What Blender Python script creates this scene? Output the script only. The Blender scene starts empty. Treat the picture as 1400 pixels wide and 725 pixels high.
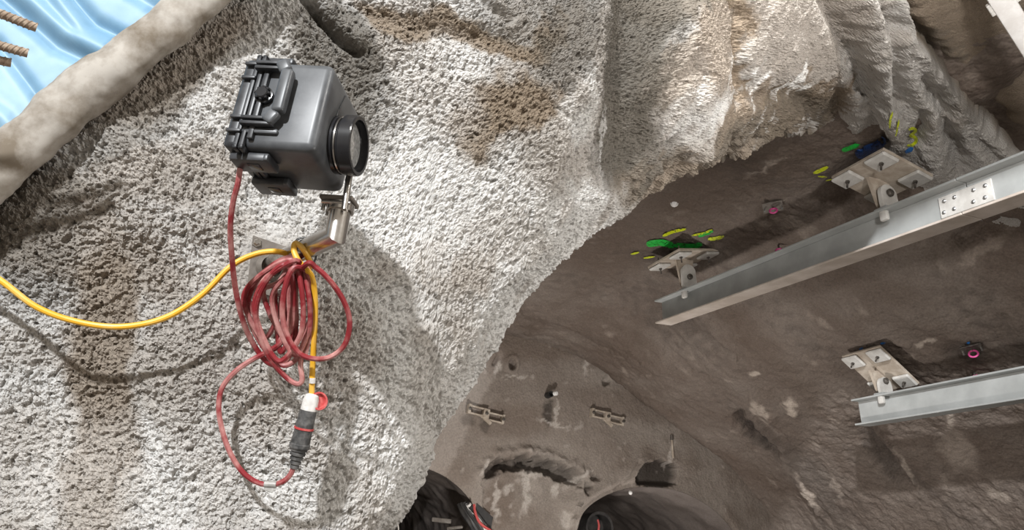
import bpy, bmesh, math, random
import numpy as np
from mathutils import Vector, Matrix

random.seed(7)
scene = bpy.context.scene
COL = scene.collection

# ------------------------------------------------------------------ camera
PITCH = math.radians(20.0)
FOC = 1000.0                       # focal length in pixels of the 1400 px wide frame
CAM = np.array([0.0, 0.0, 1.6])
RIGHT = np.array([1.0, 0, 0])
UP = np.array([0, -math.sin(PITCH), math.cos(PITCH)])
FWD = np.array([0, math.cos(PITCH), math.sin(PITCH)])
cd = bpy.data.cameras.new('camera')
cd.sensor_width = 36.0
cd.lens = 36.0 * FOC / 1400.0
cd.clip_start = 0.05
cam = bpy.data.objects.new('camera', cd)
cam.location = CAM
cam.rotation_euler = (math.pi / 2 + PITCH, 0, 0)
COL.objects.link(cam)
scene.camera = cam

# ------------------------------------------------------------------ light
vs = scene.view_settings
vs.view_transform = 'Standard'
vs.look = 'None'
vs.gamma = 1.0
vs.use_curve_mapping = False
vs.exposure = 0.16
world = bpy.data.worlds.new('cavern_air')
scene.world = world
world.use_nodes = True
world.node_tree.nodes['Background'].inputs[0].default_value = (1.0, 0.90, 0.77, 1)
world.node_tree.nodes['Background'].inputs[1].default_value = 0.46


def area_light(name, loc, target, power, size, color):
    l = bpy.data.lights.new(name, 'AREA')
    l.shape = 'DISK'
    l.size = size
    l.energy = power
    l.color = color
    o = bpy.data.objects.new(name, l)
    o.location = loc
    o.rotation_euler = (Vector(target) - Vector(loc)).to_track_quat('-Z', 'Y').to_euler()
    COL.objects.link(o)
    return o


# work-light masts standing behind and beside the photographer; added fill lamps follow
area_light('floodlight_mast_near', (-1.4, -5.5, 5.8), (2.0, 3.0, 2.6), 940, 0.3, (0.96, 0.98, 1.0))
sl = bpy.data.lights.new('key_boost_spot', 'SPOT')  # added spot that boosts the near mast's light on the vault
sl.energy = 4800
sl.spot_size = math.radians(31)
sl.spot_blend = 0.35
sl.shadow_soft_size = 0.12
sl.color = (0.97, 0.985, 1.0)
so_ = bpy.data.objects.new('key_boost_spot', sl)
so_.location = (-1.4, -5.5, 5.8)
so_.rotation_euler = (Vector((5.4, 7.6, 3.2)) - Vector(so_.location)).to_track_quat('-Z', 'Y').to_euler()
COL.objects.link(so_)
area_light('floodlight_mast_wall', (2.2, 0.2, 3.9), (0.2, 2.1, 2.0), 42, 0.3, (1.0, 0.97, 0.93))
area_light('fill_light_vault', (2.1, 1.2, 3.2), (4.6, 7.0, 3.7), 75, 0.3, (1.0, 0.975, 0.95))  # added unseen fill to brighten the vault and far roof
area_light('fill_light_hall', (1.63, 3.2, 1.1), (2.0, 5.0, 4.6), 15, 0.6, (1.0, 0.93, 0.86))  # added unseen fill from below for the roof band and vault
area_light('fill_light_end_wall', (0.7, 7.6, 0.4), (1.3, 11.5, 2.6), 150, 0.4, (1.0, 0.96, 0.92))  # added unseen fill that lifts the end wall
area_light('fill_light_wall_edge', (3.0, 1.5, 1.3), (0.1, 2.3, 2.0), 26, 0.35, (1.0, 0.97, 0.93))  # added unseen fill for the right-facing edge of the near wall
area_light('drift_lamp', (2.3, 12.6, 0.5), (2.2, 12.8, 3.0), 22, 0.3, (1.0, 0.93, 0.88))


# ------------------------------------------------------------------ helpers: projection, noise
def P(x, y, d):
    """world point seen at photo position x, y at forward distance d"""
    x = np.asarray(x, float); y = np.asarray(y, float); d = np.asarray(d, float)
    return CAM + d[..., None] * (FWD + RIGHT * ((x - 700) / FOC)[..., None] + UP * ((362.5 - y) / FOC)[..., None])


def project(w):
    q = np.asarray(w, float) - CAM
    f = q @ FWD
    return 700 + FOC * (q @ RIGHT) / f, 362.5 - FOC * (q @ UP) / f


_rng = np.random.RandomState(3)
_G = _rng.normal(size=(256, 3)); _G /= np.linalg.norm(_G, axis=1)[:, None]
_G = (_G * 1.6).astype(np.float32)


def noise(p, scale, seed=0):
    """gradient noise about -1..1 at feature size `scale`; p is n x 3"""
    q = (np.asarray(p, np.float32) / np.float32(scale)) + np.float32(17.3 * seed + 100)
    i = np.floor(q).astype(np.int32)
    f = (q - i).astype(np.float32)
    u = f * f * f * (f * (f * 6 - 15) + 10)
    out = np.zeros(len(q), np.float32)
    for dx in (0, 1):
        wx = u[:, 0] if dx else 1 - u[:, 0]
        for dy in (0, 1):
            wy = u[:, 1] if dy else 1 - u[:, 1]
            for dz in (0, 1):
                wz = u[:, 2] if dz else 1 - u[:, 2]
                h = ((i[:, 0] + dx) * 73856093) ^ ((i[:, 1] + dy) * 19349663) ^ ((i[:, 2] + dz) * 83492791) ^ (seed * 2654435)
                h ^= h >> 13
                h = (h * 1274126177)
                h = (h >> 11) & 255
                g = _G[h]
                out += wx * wy * wz * (g[:, 0] * (f[:, 0] - dx) + g[:, 1] * (f[:, 1] - dy) + g[:, 2] * (f[:, 2] - dz))
    return out


def fbm(p, scale, octaves, seed=0, gain=0.5):
    a = 1.0; s = scale; o = 0
    for k in range(octaves):
        o = o + a * noise(p, s, seed + k)
        a *= gain; s *= 0.5
    return o


def worley(p, scale, seed=0):
    """distance to the nearest scattered point, in cells"""
    q = (np.asarray(p, np.float32) / np.float32(scale)) + np.float32(50 + 9.7 * seed)
    i = np.floor(q).astype(np.int32)
    best = np.full(len(q), 9.0, np.float32)
    for dx in (-1, 0, 1):
        for dy in (-1, 0, 1):
            for dz in (-1, 0, 1):
                cx_, cy_, cz_ = i[:, 0] + dx, i[:, 1] + dy, i[:, 2] + dz
                h_ = (cx_ * 73856093) ^ (cy_ * 19349663) ^ (cz_ * 83492791)
                h_ ^= h_ >> 13
                h_ = h_ * 1274126177
                h_ ^= h_ >> 15
                fx = (h_ & 1023) / np.float32(1023); fy = ((h_ >> 10) & 1023) / np.float32(1023); fz = ((h_ >> 20) & 1023) / np.float32(1023)
                best = np.minimum(best, (cx_ + fx - q[:, 0]) ** 2 + (cy_ + fy - q[:, 1]) ** 2 + (cz_ + fz - q[:, 2]) ** 2)
    return np.sqrt(best)


def smooth(a, b, x):
    t = np.clip((x - a) / (b - a), 0, 1)
    return t * t * (3 - 2 * t)


def poly_dist(x, y, pts):
    """distance of points x, y to a polyline"""
    d = np.full(x.shape, 1e9)
    for (ax, ay), (bx, by) in zip(pts[:-1], pts[1:]):
        vx, vy = bx - ax, by - ay
        t = np.clip(((x - ax) * vx + (y - ay) * vy) / (vx * vx + vy * vy), 0, 1)
        d = np.minimum(d, np.hypot(x - ax - t * vx, y - ay - t * vy))
    return d


def inside(x, y, poly):
    r = np.zeros(x.shape, bool)
    n = len(poly)
    for k in range(n):
        ax, ay = poly[k]; bx, by = poly[(k + 1) % n]
        if ay == by:
            continue
        c = ((ay > y) != (by > y)) & (x < (bx - ax) * (y - ay) / (by - ay) + ax)
        r ^= c
    return r


def blob(x, y, cx, cy, rx, ry, ang=0.0):
    c, s = math.cos(math.radians(ang)), math.sin(math.radians(ang))
    dx, dy = x - cx, y - cy
    a = (dx * c + dy * s) / rx
    b = (-dx * s + dy * c) / ry
    return np.sqrt(a * a + b * b)


# hall axes: D runs along the hall to its end wall, E across it
AZ = math.radians(22.5)
D = np.array([-math.sin(AZ), math.cos(AZ), 0])
E = np.array([math.cos(AZ), math.sin(AZ), 0])
VEND = 10.8


def W(u, v, z):
    """hall coordinates (z measured from the camera height) to world"""
    u = np.asarray(u, float); v = np.asarray(v, float); z = np.asarray(z, float)
    r = u[..., None] * E + v[..., None] * D
    r[..., 2] += z + CAM[2]
    r[..., 0] += CAM[0]; r[..., 1] += CAM[1]
    return r


def on_end_wall(x, y, v=VEND):
    r = FWD + RIGHT * (x - 700) / FOC + UP * (362.5 - y) / FOC
    t = v / (r @ D)
    return t * (r @ E), t * r[2]


# ------------------------------------------------------------------ materials
def new_mat(name):
    m = bpy.data.materials.new(name)
    m.use_nodes = True
    nt = m.node_tree
    b = nt.nodes['Principled BSDF']
    return m, nt, b


def N(nt, kind, **kw):
    n = nt.nodes.new(kind)
    for k, v in kw.items():
        setattr(n, k, v)
    return n


def tex(nt, scale, detail=4, rough=0.6, coord='Object'):
    tc = N(nt, 'ShaderNodeTexCoord')
    t = N(nt, 'ShaderNodeTexNoise')
    t.inputs['Scale'].default_value = scale
    t.inputs['Detail'].default_value = detail
    t.inputs['Roughness'].default_value = rough
    nt.links.new(tc.outputs[coord], t.inputs['Vector'])
    return t


def ramp(nt, src, stops):
    r = N(nt, 'ShaderNodeValToRGB')
    el = r.color_ramp.elements
    el[0].position, el[0].color = stops[0][0], (*stops[0][1], 1)
    el[1].position, el[1].color = stops[-1][0], (*stops[-1][1], 1)
    for p, c in stops[1:-1]:
        e = el.new(p); e.color = (*c, 1)
    nt.links.new(src, r.inputs[0])
    return r.outputs[0]


def mix(nt, fac, a, b, mode='MIX'):
    m = N(nt, 'ShaderNodeMix', data_type='RGBA', blend_type=mode)
    for sock, v in ((m.inputs[0], fac), (m.inputs[6], a), (m.inputs[7], b)):
        if isinstance(v, (int, float)):
            sock.default_value = v
        elif isinstance(v, tuple):
            sock.default_value = (*v, 1)
        else:
            nt.links.new(v, sock)
    return m.outputs[2]


def attr(nt, name):
    a = N(nt, 'ShaderNodeAttribute', attribute_name=name)
    return a.outputs['Fac']


def bump(nt, b, src, strength, dist):
    n = N(nt, 'ShaderNodeBump')
    n.inputs['Strength'].default_value = strength
    n.inputs['Distance'].default_value = dist
    nt.links.new(src, n.inputs['Height'])
    nt.links.new(n.outputs[0], b.inputs['Normal'])
    return n


def rock_mat(name, base, base2, brown, dark, white, patch_scale, grain_scale, grain, rough=0.92, bump_d=0.004, grit=0, grit_d=0.01):
    m, nt, b = new_mat(name)
    big = tex(nt, patch_scale, 5, 0.6)
    col = ramp(nt, big.outputs[0], [(0.35, base), (0.65, base2)])
    col = mix(nt, attr(nt, 'brown'), col, brown)
    col = mix(nt, attr(nt, 'dark'), col, dark)
    col = mix(nt, attr(nt, 'white'), col, white)
    fine = tex(nt, grain_scale, 6, 0.7)
    g = ramp(nt, fine.outputs[0], [(0.3, (1 - grain,) * 3), (0.7, (1 + grain * 0.35,) * 3)])
    col = mix(nt, 1.0, col, g, 'MULTIPLY')
    nt.links.new(col, b.inputs['Base Color'])
    b.inputs['Roughness'].default_value = rough
    b.inputs['Specular IOR Level'].default_value = 0.25
    n1 = bump(nt, b, fine.outputs[0], 0.6, bump_d)
    if grit:
        # coarse grit: rounded grains a centimetre or two across
        tc = N(nt, 'ShaderNodeTexCoord')
        vo = N(nt, 'ShaderNodeTexVoronoi')
        vo.inputs['Scale'].default_value = grit
        nt.links.new(tc.outputs['Object'], vo.inputs['Vector'])
        inv = N(nt, 'ShaderNodeMath', operation='SUBTRACT')
        inv.inputs[0].default_value = 1.0
        nt.links.new(vo.outputs['Distance'], inv.inputs[1])
        n2 = N(nt, 'ShaderNodeBump')
        n2.inputs['Strength'].default_value = 0.7
        n2.inputs['Distance'].default_value = grit_d
        nt.links.new(inv.outputs[0], n2.inputs['Height'])
        nt.links.new(n2.outputs[0], n1.inputs['Normal'])
    return m


def plain_mat(name, c1, c2=None, rough=0.5, metal=0.0, scale=20, detail=4, bump_s=0.0, bump_d=0.001, lo=0.4, hi=0.65, coat=0.0):
    m, nt, b = new_mat(name)
    t = tex(nt, scale, detail)
    nt.links.new(ramp(nt, t.outputs[0], [(lo, c1), (hi, c2 or c1)]), b.inputs['Base Color'])
    b.inputs['Roughness'].default_value = rough
    b.inputs['Metallic'].default_value = metal
    b.inputs['Coat Weight'].default_value = coat
    if bump_s:
        bump(nt, b, t.outputs[0], bump_s, bump_d)
    return m


M = {}
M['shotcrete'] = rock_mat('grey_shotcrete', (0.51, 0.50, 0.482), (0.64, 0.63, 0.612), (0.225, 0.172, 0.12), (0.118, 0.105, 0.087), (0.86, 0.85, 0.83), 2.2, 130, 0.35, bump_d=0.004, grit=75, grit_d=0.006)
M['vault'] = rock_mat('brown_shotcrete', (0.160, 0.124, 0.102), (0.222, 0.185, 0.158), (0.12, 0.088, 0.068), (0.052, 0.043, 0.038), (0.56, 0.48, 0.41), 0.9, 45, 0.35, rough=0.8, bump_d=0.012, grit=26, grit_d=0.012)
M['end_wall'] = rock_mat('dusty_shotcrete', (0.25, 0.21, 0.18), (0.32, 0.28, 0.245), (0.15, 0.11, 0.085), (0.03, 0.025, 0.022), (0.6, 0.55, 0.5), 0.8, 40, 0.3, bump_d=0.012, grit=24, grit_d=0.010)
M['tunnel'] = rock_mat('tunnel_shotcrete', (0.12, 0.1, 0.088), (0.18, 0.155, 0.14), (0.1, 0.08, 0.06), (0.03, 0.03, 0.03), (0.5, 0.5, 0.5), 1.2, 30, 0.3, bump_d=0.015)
M['mud'] = plain_mat('muddy_gravel', (0.10, 0.085, 0.07), (0.2, 0.17, 0.145), 0.9, scale=3, bump_s=0.4, bump_d=0.02)
M['fleece'] = plain_mat('dusty_fleece', (0.17, 0.14, 0.105), (0.40, 0.37, 0.33), 0.95, scale=11, detail=8, bump_s=0.5, bump_d=0.003, lo=0.36, hi=0.6)
M['blue'] = plain_mat('blue_membrane', (0.17, 0.32, 0.46), (0.25, 0.41, 0.54), 0.5, scale=5, detail=6, bump_s=0.25, bump_d=0.002)
M['rebar'] = plain_mat('rusty_rebar', (0.24, 0.17, 0.12), (0.42, 0.34, 0.26), 0.8, scale=60, bump_s=0.3)
M['case'] = plain_mat('black_case_plastic', (0.045, 0.048, 0.053), (0.105, 0.11, 0.116), 0.38, scale=14, detail=8, bump_s=0.08, lo=0.35, hi=0.7)
M['case_dark'] = plain_mat('dark_case_plastic', (0.022, 0.023, 0.026), (0.055, 0.057, 0.062), 0.4, scale=25, detail=6)
M['black_gloss'] = plain_mat('black_lens_ring', (0.012, 0.012, 0.014), (0.02, 0.02, 0.022), 0.22, scale=10)
M['steel'] = plain_mat('stainless_steel', (0.5, 0.47, 0.44), (0.66, 0.64, 0.61), 0.24, 1.0, scale=30, detail=6, bump_s=0.03)
M['steel_dull'] = plain_mat('dull_steel_plate', (0.13, 0.112, 0.095), (0.20, 0.178, 0.155), 0.55, 0.1, scale=25)
M['beam'] = plain_mat('grey_painted_steel', (0.30, 0.308, 0.30), (0.37, 0.378, 0.37), 0.6, 0.0, scale=3, detail=6)
M['beam_lit'] = plain_mat('warm_lit_grey_steel', (0.40, 0.34, 0.29), (0.52, 0.46, 0.41), 0.75, 0.0, scale=4, detail=6)  # warm light on the bottom flange, put into a paler, browner colour
M['plate'] = plain_mat('dusty_primed_steel', (0.36, 0.30, 0.24), (0.5, 0.44, 0.37), 0.75, scale=9, detail=5)
M['lug'] = plain_mat('pale_painted_steel', (0.45, 0.43, 0.40), (0.58, 0.565, 0.535), 0.6, scale=9)
M['bolt'] = plain_mat('zinc_bolt', (0.5, 0.5, 0.5), (0.7, 0.7, 0.7), 0.3, 0.9, scale=30)
M['bolt_dark'] = plain_mat('dark_bolt', (0.10, 0.09, 0.08), (0.2, 0.18, 0.16), 0.5, 0.7, scale=30)
M['pink'] = plain_mat('pink_paint', (0.55, 0.05, 0.22), (0.7, 0.12, 0.33), 0.5, scale=40)
M['white_paint'] = plain_mat('white_plastic', (0.72, 0.7, 0.68), (0.85, 0.84, 0.83), 0.5, scale=12)
M['black_duct'] = plain_mat('black_duct_fabric', (0.015, 0.014, 0.014), (0.04, 0.037, 0.035), 0.55, scale=9)
M['dusty_black'] = plain_mat('dusty_black_rubber', (0.035, 0.035, 0.035), (0.14, 0.135, 0.13), 0.65, scale=45, detail=6)
M['dusty_white'] = plain_mat('dusty_white_plastic', (0.55, 0.53, 0.5), (0.72, 0.7, 0.67), 0.6, scale=60)
M['red_plastic'] = plain_mat('red_plastic', (0.45, 0.05, 0.05), (0.55, 0.13, 0.12), 0.45, scale=60)
M['grey_tape'] = plain_mat('grey_tape', (0.3, 0.29, 0.27), (0.42, 0.41, 0.39), 0.4, scale=60)
M['red_cable'] = plain_mat('dusty_red_sheath', (0.24, 0.018, 0.024), (0.60, 0.33, 0.30), 0.5, scale=13, detail=5, lo=0.45, hi=0.72)
M['yellow_cable'] = plain_mat('yellow_sheath', (0.78, 0.42, 0.025), (0.74, 0.5, 0.16), 0.42, scale=14, detail=5, lo=0.5, hi=0.75)


def glass_mat():
    m, nt, b = new_mat('lens_glass')
    b.inputs['Base Color'].default_value = (0.75, 0.76, 0.77, 1)
    b.inputs['Metallic'].default_value = 1.0
    b.inputs['Roughness'].default_value = 0.06
    return m


M['glass'] = plain_mat('pale_reflection_glass', (0.30, 0.30, 0.295), (0.55, 0.55, 0.54), 0.12, 0.3, scale=140, detail=6, coat=0.6)  # pale grey speckle paints the wall's reflection into the lens colour


def paint_mat(name, c):
    """spray paint: colour broken up by speckle where the rock shows through"""
    m, nt, b = new_mat(name)
    b.inputs['Base Color'].default_value = (*c, 1)
    b.inputs['Roughness'].default_value = 0.5
    t = tex(nt, 26, 6, 0.75)
    r = ramp(nt, t.outputs[0], [(0.40, (0, 0, 0)), (0.47, (1, 1, 1))])
    tr = N(nt, 'ShaderNodeBsdfTransparent')
    ms = N(nt, 'ShaderNodeMixShader')
    nt.links.new(r, ms.inputs[0])
    nt.links.new(tr.outputs[0], ms.inputs[1])
    nt.links.new(b.outputs[0], ms.inputs[2])
    nt.links.new(ms.outputs[0], nt.nodes['Material Output'].inputs['Surface'])
    return m


M['p_green'] = paint_mat('green_spray_paint', (0.015, 0.42, 0.05))
M['p_yellow'] = paint_mat('yellow_spray_paint', (0.55, 0.62, 0.01))
M['p_blue'] = paint_mat('blue_spray_paint', (0.01, 0.05, 0.19))
M['p_lblue'] = paint_mat('bright_blue_spray_paint', (0.02, 0.15, 0.45))


# ------------------------------------------------------------------ object makers
def tag(o, label=None, cat=None, group=None, kind=None):
    if label: o['label'] = label
    if cat: o['category'] = cat
    if group: o['group'] = group
    if kind: o['kind'] = kind
    return o


def empty(name, label, cat, loc=(0, 0, 0), rot=None, group=None):
    o = bpy.data.objects.new(name, None)
    o.empty_display_size = 0.1
    if rot is not None:
        m = Matrix(rot).to_4x4()
        m.translation = Vector(loc)
        o.matrix_world = m
    else:
        o.location = loc
    COL.objects.link(o)
    return tag(o, label, cat, group)


def link(name, me, mat, parent=None):
    o = bpy.data.objects.new(name, me)
    if mat is not None and len(me.materials) == 0:
        me.materials.append(mat)
    COL.objects.link(o)
    if parent is not None:
        o.parent = parent
    return o


def grid_mesh(name, V, nr, nc, mat, attrs=None, keep=None, flip=False, smooth_=True):
    """V: (nr*nc) x 3 points in row-major order -> smooth quad mesh"""
    idx = np.arange(nr * nc).reshape(nr, nc)
    q = np.stack([idx[:-1, :-1], idx[:-1, 1:], idx[1:, 1:], idx[1:, :-1]], -1).reshape(-1, 4)
    if flip:
        q = q[:, ::-1]
    if keep is not None:
        q = q[keep.reshape(-1)]
    me = bpy.data.meshes.new(name)
    me.vertices.add(len(V)); me.loops.add(q.size); me.polygons.add(len(q))
    me.vertices.foreach_set('co', np.ascontiguousarray(V, np.float32).ravel())
    me.loops.foreach_set('vertex_index', np.ascontiguousarray(q, np.int32).ravel())
    me.polygons.foreach_set('loop_start', np.arange(0, q.size, 4, dtype=np.int32))
    me.polygons.foreach_set('use_smooth', np.full(len(q), smooth_))
    me.update(calc_edges=True)
    for k, v in (attrs or {}).items():
        a = me.attributes.new(k, 'FLOAT', 'POINT')
        a.data.foreach_set('value', np.ascontiguousarray(v, np.float32))
    me.materials.append(mat)
    return me


def grid_normals(V, nr, nc):
    G = V.reshape(nr, nc, 3)
    n = np.cross(np.gradient(G, axis=1), np.gradient(G, axis=0))
    n /= np.linalg.norm(n, axis=2)[..., None] + 1e-12
    n = n.reshape(-1, 3)
    s = np.sign(((CAM - V) * n).sum(1))
    if s.mean() < 0:
        n = -n
    return n


class Surf:
    """lookup of the point and normal of a built surface seen at a photo position"""
    def __init__(self, V, Nn):
        x, y = project(V)
        k = (x > -100) & (x < 1500) & (y > -100) & (y < 820)
        self.V, self.N, self.x, self.y = V[k], Nn[k], x[k], y[k]

    def hit(self, px, py, r=4):
        d = (self.x - px) ** 2 + (self.y - py) ** 2
        i = np.argpartition(d, r)[:r]
        dd = (self.V[i] - CAM) @ FWD
        i = i[dd < dd.min() + 0.15]
        w = 1 / (d[i] + 0.3)
        w /= w.sum()
        depth = ((self.V[i] - CAM) @ FWD * w).sum()
        n = (self.N[i] * w[:, None]).sum(0)
        return P(px, py, depth), n / np.linalg.norm(n)


class B:
    """bmesh builder"""
    def __init__(self):
        self.bm = bmesh.new()

    def box(self, size, c=(0, 0, 0), bevel=0.0, seg=2, rot=None, taper=None):
        r = bmesh.ops.create_cube(self.bm, size=1.0)
        vs_ = r['verts']
        for v in vs_:
            t = (1, 1)
            if taper and v.co.z > 0:
                t = taper
            v.co = Vector((v.co.x * size[0] * t[0], v.co.y * size[1] * t[1], v.co.z * size[2]))
        geom = vs_
        if bevel:
            ed = list({e for v in vs_ for e in v.link_edges})
            rr = bmesh.ops.bevel(self.bm, geom=ed, offset=bevel, segments=seg, affect='EDGES', profile=0.5)
            geom = list({v for f in rr['faces'] for v in f.verts} | {v for v in vs_ if v.is_valid})
        mt = Matrix.Translation(Vector(c)) @ (rot.to_4x4() if rot is not None else Matrix())
        for v in geom:
            v.co = mt @ v.co
        return self

    def tube(self, pts, rad, sides=10, caps=True):
        pts = [Vector(p) for p in pts]
        n = len(pts)
        rads = rad if hasattr(rad, '__len__') else [rad] * n
        tan = []
        for i in range(n):
            t = pts[min(i + 1, n - 1)] - pts[max(i - 1, 0)]
            tan.append(t.normalized())
        up = Vector((0, 0, 1)) if abs(tan[0].z) < 0.9 else Vector((1, 0, 0))
        nrm = (up - tan[0] * up.dot(tan[0])).normalized()
        rings = []
        for i in range(n):
            if i:
                nrm = nrm - tan[i] * nrm.dot(tan[i])
                nrm.normalize()
            bn = tan[i].cross(nrm)
            rings.append([self.bm.verts.new(pts[i] + (nrm * math.cos(a) + bn * math.sin(a)) * rads[i]) for a in [2 * math.pi * k / sides for k in range(sides)]])
        for a, b in zip(rings[:-1], rings[1:]):
            for k in range(sides):
                f = self.bm.faces.new((a[k], a[(k + 1) % sides], b[(k + 1) % sides], b[k])); f.smooth = True
        if caps:
            self.bm.faces.new(rings[0][::-1]); self.bm.faces.new(rings[-1])
        return self

    def cyl(self, a, b, r, r2=None, sides=20):
        return self.tube([a, b], [r, r if r2 is None else r2], sides)

    def lathe(self, origin, axis, prof, sides=32, closed=False):
        """prof: list of (distance along axis, radius)"""
        o = Vector(origin); ax = Vector(axis).normalized()
        up = Vector((0, 0, 1)) if abs(ax.z) < 0.9 else Vector((1, 0, 0))
        n = (up - ax * up.dot(ax)).normalized(); bn = ax.cross(n)
        rings = []
        for (h, r) in prof:
            rings.append([self.bm.verts.new(o + ax * h + (n * math.cos(2 * math.pi * k / sides) + bn * math.sin(2 * math.pi * k / sides)) * max(r, 1e-4)) for k in range(sides)])
        prs = list(zip(rings[:-1], rings[1:]))
        if closed:
            prs.append((rings[-1], rings[0]))
        for a, b in prs:
            for k in range(sides):
                self.bm.faces.new((a[k], a[(k + 1) % sides], b[(k + 1) % sides], b[k]))
        return self

    def prism(self, pts, ex, ey, ez, thick, origin=(0, 0, 0)):
        """extrude the outline pts (in the plane ex, ey) by thick along ez"""
        o = Vector(origin); ex, ey, ez = Vector(ex), Vector(ey), Vector(ez)
        a = [self.bm.verts.new(o + ex * x + ey * y) for x, y in pts]
        b = [self.bm.verts.new(o + ex * x + ey * y + ez * thick) for x, y in pts]
        n = len(pts)
        self.bm.faces.new(a[::-1]); self.bm.faces.new(b)
        for k in range(n):
            self.bm.faces.new((a[k], a[(k + 1) % n], b[(k + 1) % n], b[k]))
        return self

    def mesh(self, name, auto=35):
        bmesh.ops.recalc_face_normals(self.bm, faces=self.bm.faces[:])
        if auto:
            for f in self.bm.faces:
                f.smooth = True
            lim = math.radians(auto)
            for e in self.bm.edges:
                if len(e.link_faces) == 2:
                    e.smooth = e.calc_face_angle(0) < lim
        me = bpy.data.meshes.new(name)
        self.bm.to_mesh(me)
        self.bm.free()
        return me

    def obj(self, name, mat, parent=None, auto=35):
        return link(name, self.mesh(name, auto), mat, parent)


def spline(pts, n=10):
    """Catmull-Rom through the points"""
    p = [np.asarray(q, float) for q in pts]
    p = [2 * p[0] - p[1]] + p + [2 * p[-1] - p[-2]]
    out = []
    for i in range(1, len(p) - 2):
        for k in range(n):
            t = k / n
            out.append(0.5 * (2 * p[i] + (p[i + 1] - p[i - 1]) * t + (2 * p[i - 1] - 5 * p[i] + 4 * p[i + 1] - p[i + 2]) * t * t + (3 * p[i] - p[i - 1] - 3 * p[i + 1] + p[i + 2]) * t ** 3))
    out.append(p[-2])
    return out


# ================================================================== THE SETTING
# ------------------------------------------------------------------ ceiling: the vault of the hall
prof = spline([(1.6, 3.0), (2.6, 3.1), (3.8, 3.1), (4.5, 3.03), (5.2, 2.90), (6.0, 2.60), (6.8, 2.12), (7.6, 1.68), (8.6, 1.04), (9.4, 0.2), (9.9, -0.8), (10.05, -1.6)], 30)
prof = np.array(prof)
al = np.r_[0, np.cumsum(np.linalg.norm(np.diff(prof, axis=0), axis=1))]
nu = int(al[-1] / 0.022)
uu = np.interp(np.linspace(0, al[-1], nu), al, prof[:, 0])
zz = np.interp(np.linspace(0, al[-1], nu), al, prof[:, 1])
vv = np.arange(-0.6, VEND + 0.25, 0.024)
nv = len(vv)
UU, VV = np.meshgrid(uu, vv)
ZZ = np.repeat(zz[None], nv, 0)
ZZ = ZZ + (0.2 + 0.13 * smooth(4.6, 6.4, VV)) * (1 - smooth(7.9, 10.4, VV)) * (1 - smooth(5.5, 6.8, UU))
ZZ = ZZ + 0.35 * (1 - smooth(4.2, 5.4, VV)) * smooth(5.0, 5.7, UU) * (1 - smooth(6.4, 7.8, UU))
Vv = W(UU.ravel(), VV.ravel(), ZZ.ravel())
Nv = grid_normals(Vv, nv, nu)
# rock grain runs round the vault: stretch the noise across the hall
st = np.c_[UU.ravel() * 0.35, VV.ravel(), ZZ.ravel() * 0.35]
st2 = np.c_[UU.ravel() * 0.35 + VV.ravel() * 0.15, VV.ravel(), ZZ.ravel() * 0.35]
vx, vy = project(Vv)
zone = smooth(640, 800, vy + 0.25 * (vx - 700)) * 0 + smooth(5.2, 6.6, UU.ravel())
hv = 0.07 * noise(st, 0.9, 31) + 0.014 * fbm(st, 0.33, 3, 32) * (0.5 + 0.8 * zone) + 0.018 * noise(Vv, 0.16, 36) + 0.014 * noise(Vv, 0.08, 37) + 0.011 * noise(Vv, 0.045, 38)
folds = 1 - np.abs(noise(st2, 0.42, 39)) * 2.2
hv += 0.012 * np.clip(folds, 0, 1) ** 3 * zone


def vg(pts, amp, w, jit=3):
    d = poly_dist(vx + jit * noise_v1, vy + jit * noise_v2, pts)
    return amp * np.exp(-(d / w) ** 2)


noise_v1 = noise(Vv, 0.15, 41); noise_v2 = noise(Vv, 0.15, 42)
hv += vg([(1010, 572), (1035, 598), (1062, 618)], -0.20, 7)
hv += vg([(1020, 566), (1045, 590), (1072, 612)], 0.07, 6)
hv += vg([(1028, 545), (1046, 566), (1058, 572)], 0.06, 6)
hv += vg([(1075, 545), (1090, 562)], 0.07, 7)
hv += vg([(1180, 585), (1210, 620), (1240, 665)], -0.10, 12)
hv += vg([(1200, 590), (1228, 625), (1248, 665)], 0.06, 4)
hv += vg([(940, 440), (975, 470), (1005, 490)], -0.06, 5)
hv += vg([(1080, 640), (1105, 675), (1120, 700)], 0.05, 5)
hv += vg([(720, 425), (760, 432), (800, 448), (850, 470), (900, 500)], 0.05, 14)
hv += vg([(700, 440), (760, 450), (830, 480)], -0.04, 8)
hv += vg([(1310, 330), (1340, 315), (1385, 315)], -0.10, 9)
# clear the hanger plates
Vc = Vv + Nv * hv[:, None]
b_v = np.zeros(len(Vv)); d_v = np.zeros(len(Vv)); w_v = np.zeros(len(Vv))
nb = noise(st, 0.8, 44); nb2 = noise(Vv, 0.3, 45); nb3 = noise(Vv, 0.12, 46)
b_v = 0.5 * smooth(-0.1, 0.6, nb + 0.4 * nb2)
d_v = 0.35 * smooth(0.2, 0.8, -nb + 0.5 * nb3)
ww = noise(np.c_[UU.ravel() * 0.5, VV.ravel(), ZZ.ravel() * 0.5], 0.22, 47)
w_v = 0.28 * smooth(0.3, 0.7, ww + 0.4 * nb3) * smooth(-0.1, 0.5, nb2)


def vst(lst, soft=0.5):
    o = np.zeros(len(vx))
    x_ = vx + 8 * noise_v1 + 4 * nb3; y_ = vy + 8 * noise_v2 + 4 * nb3
    for (x0, y0, rx, ry, ang, a) in lst:
        o = np.maximum(o, a * (1 - smooth(1 - soft, 1 + soft, blob(x_, y_, x0, y0, rx, ry, ang))))
    return o


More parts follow.
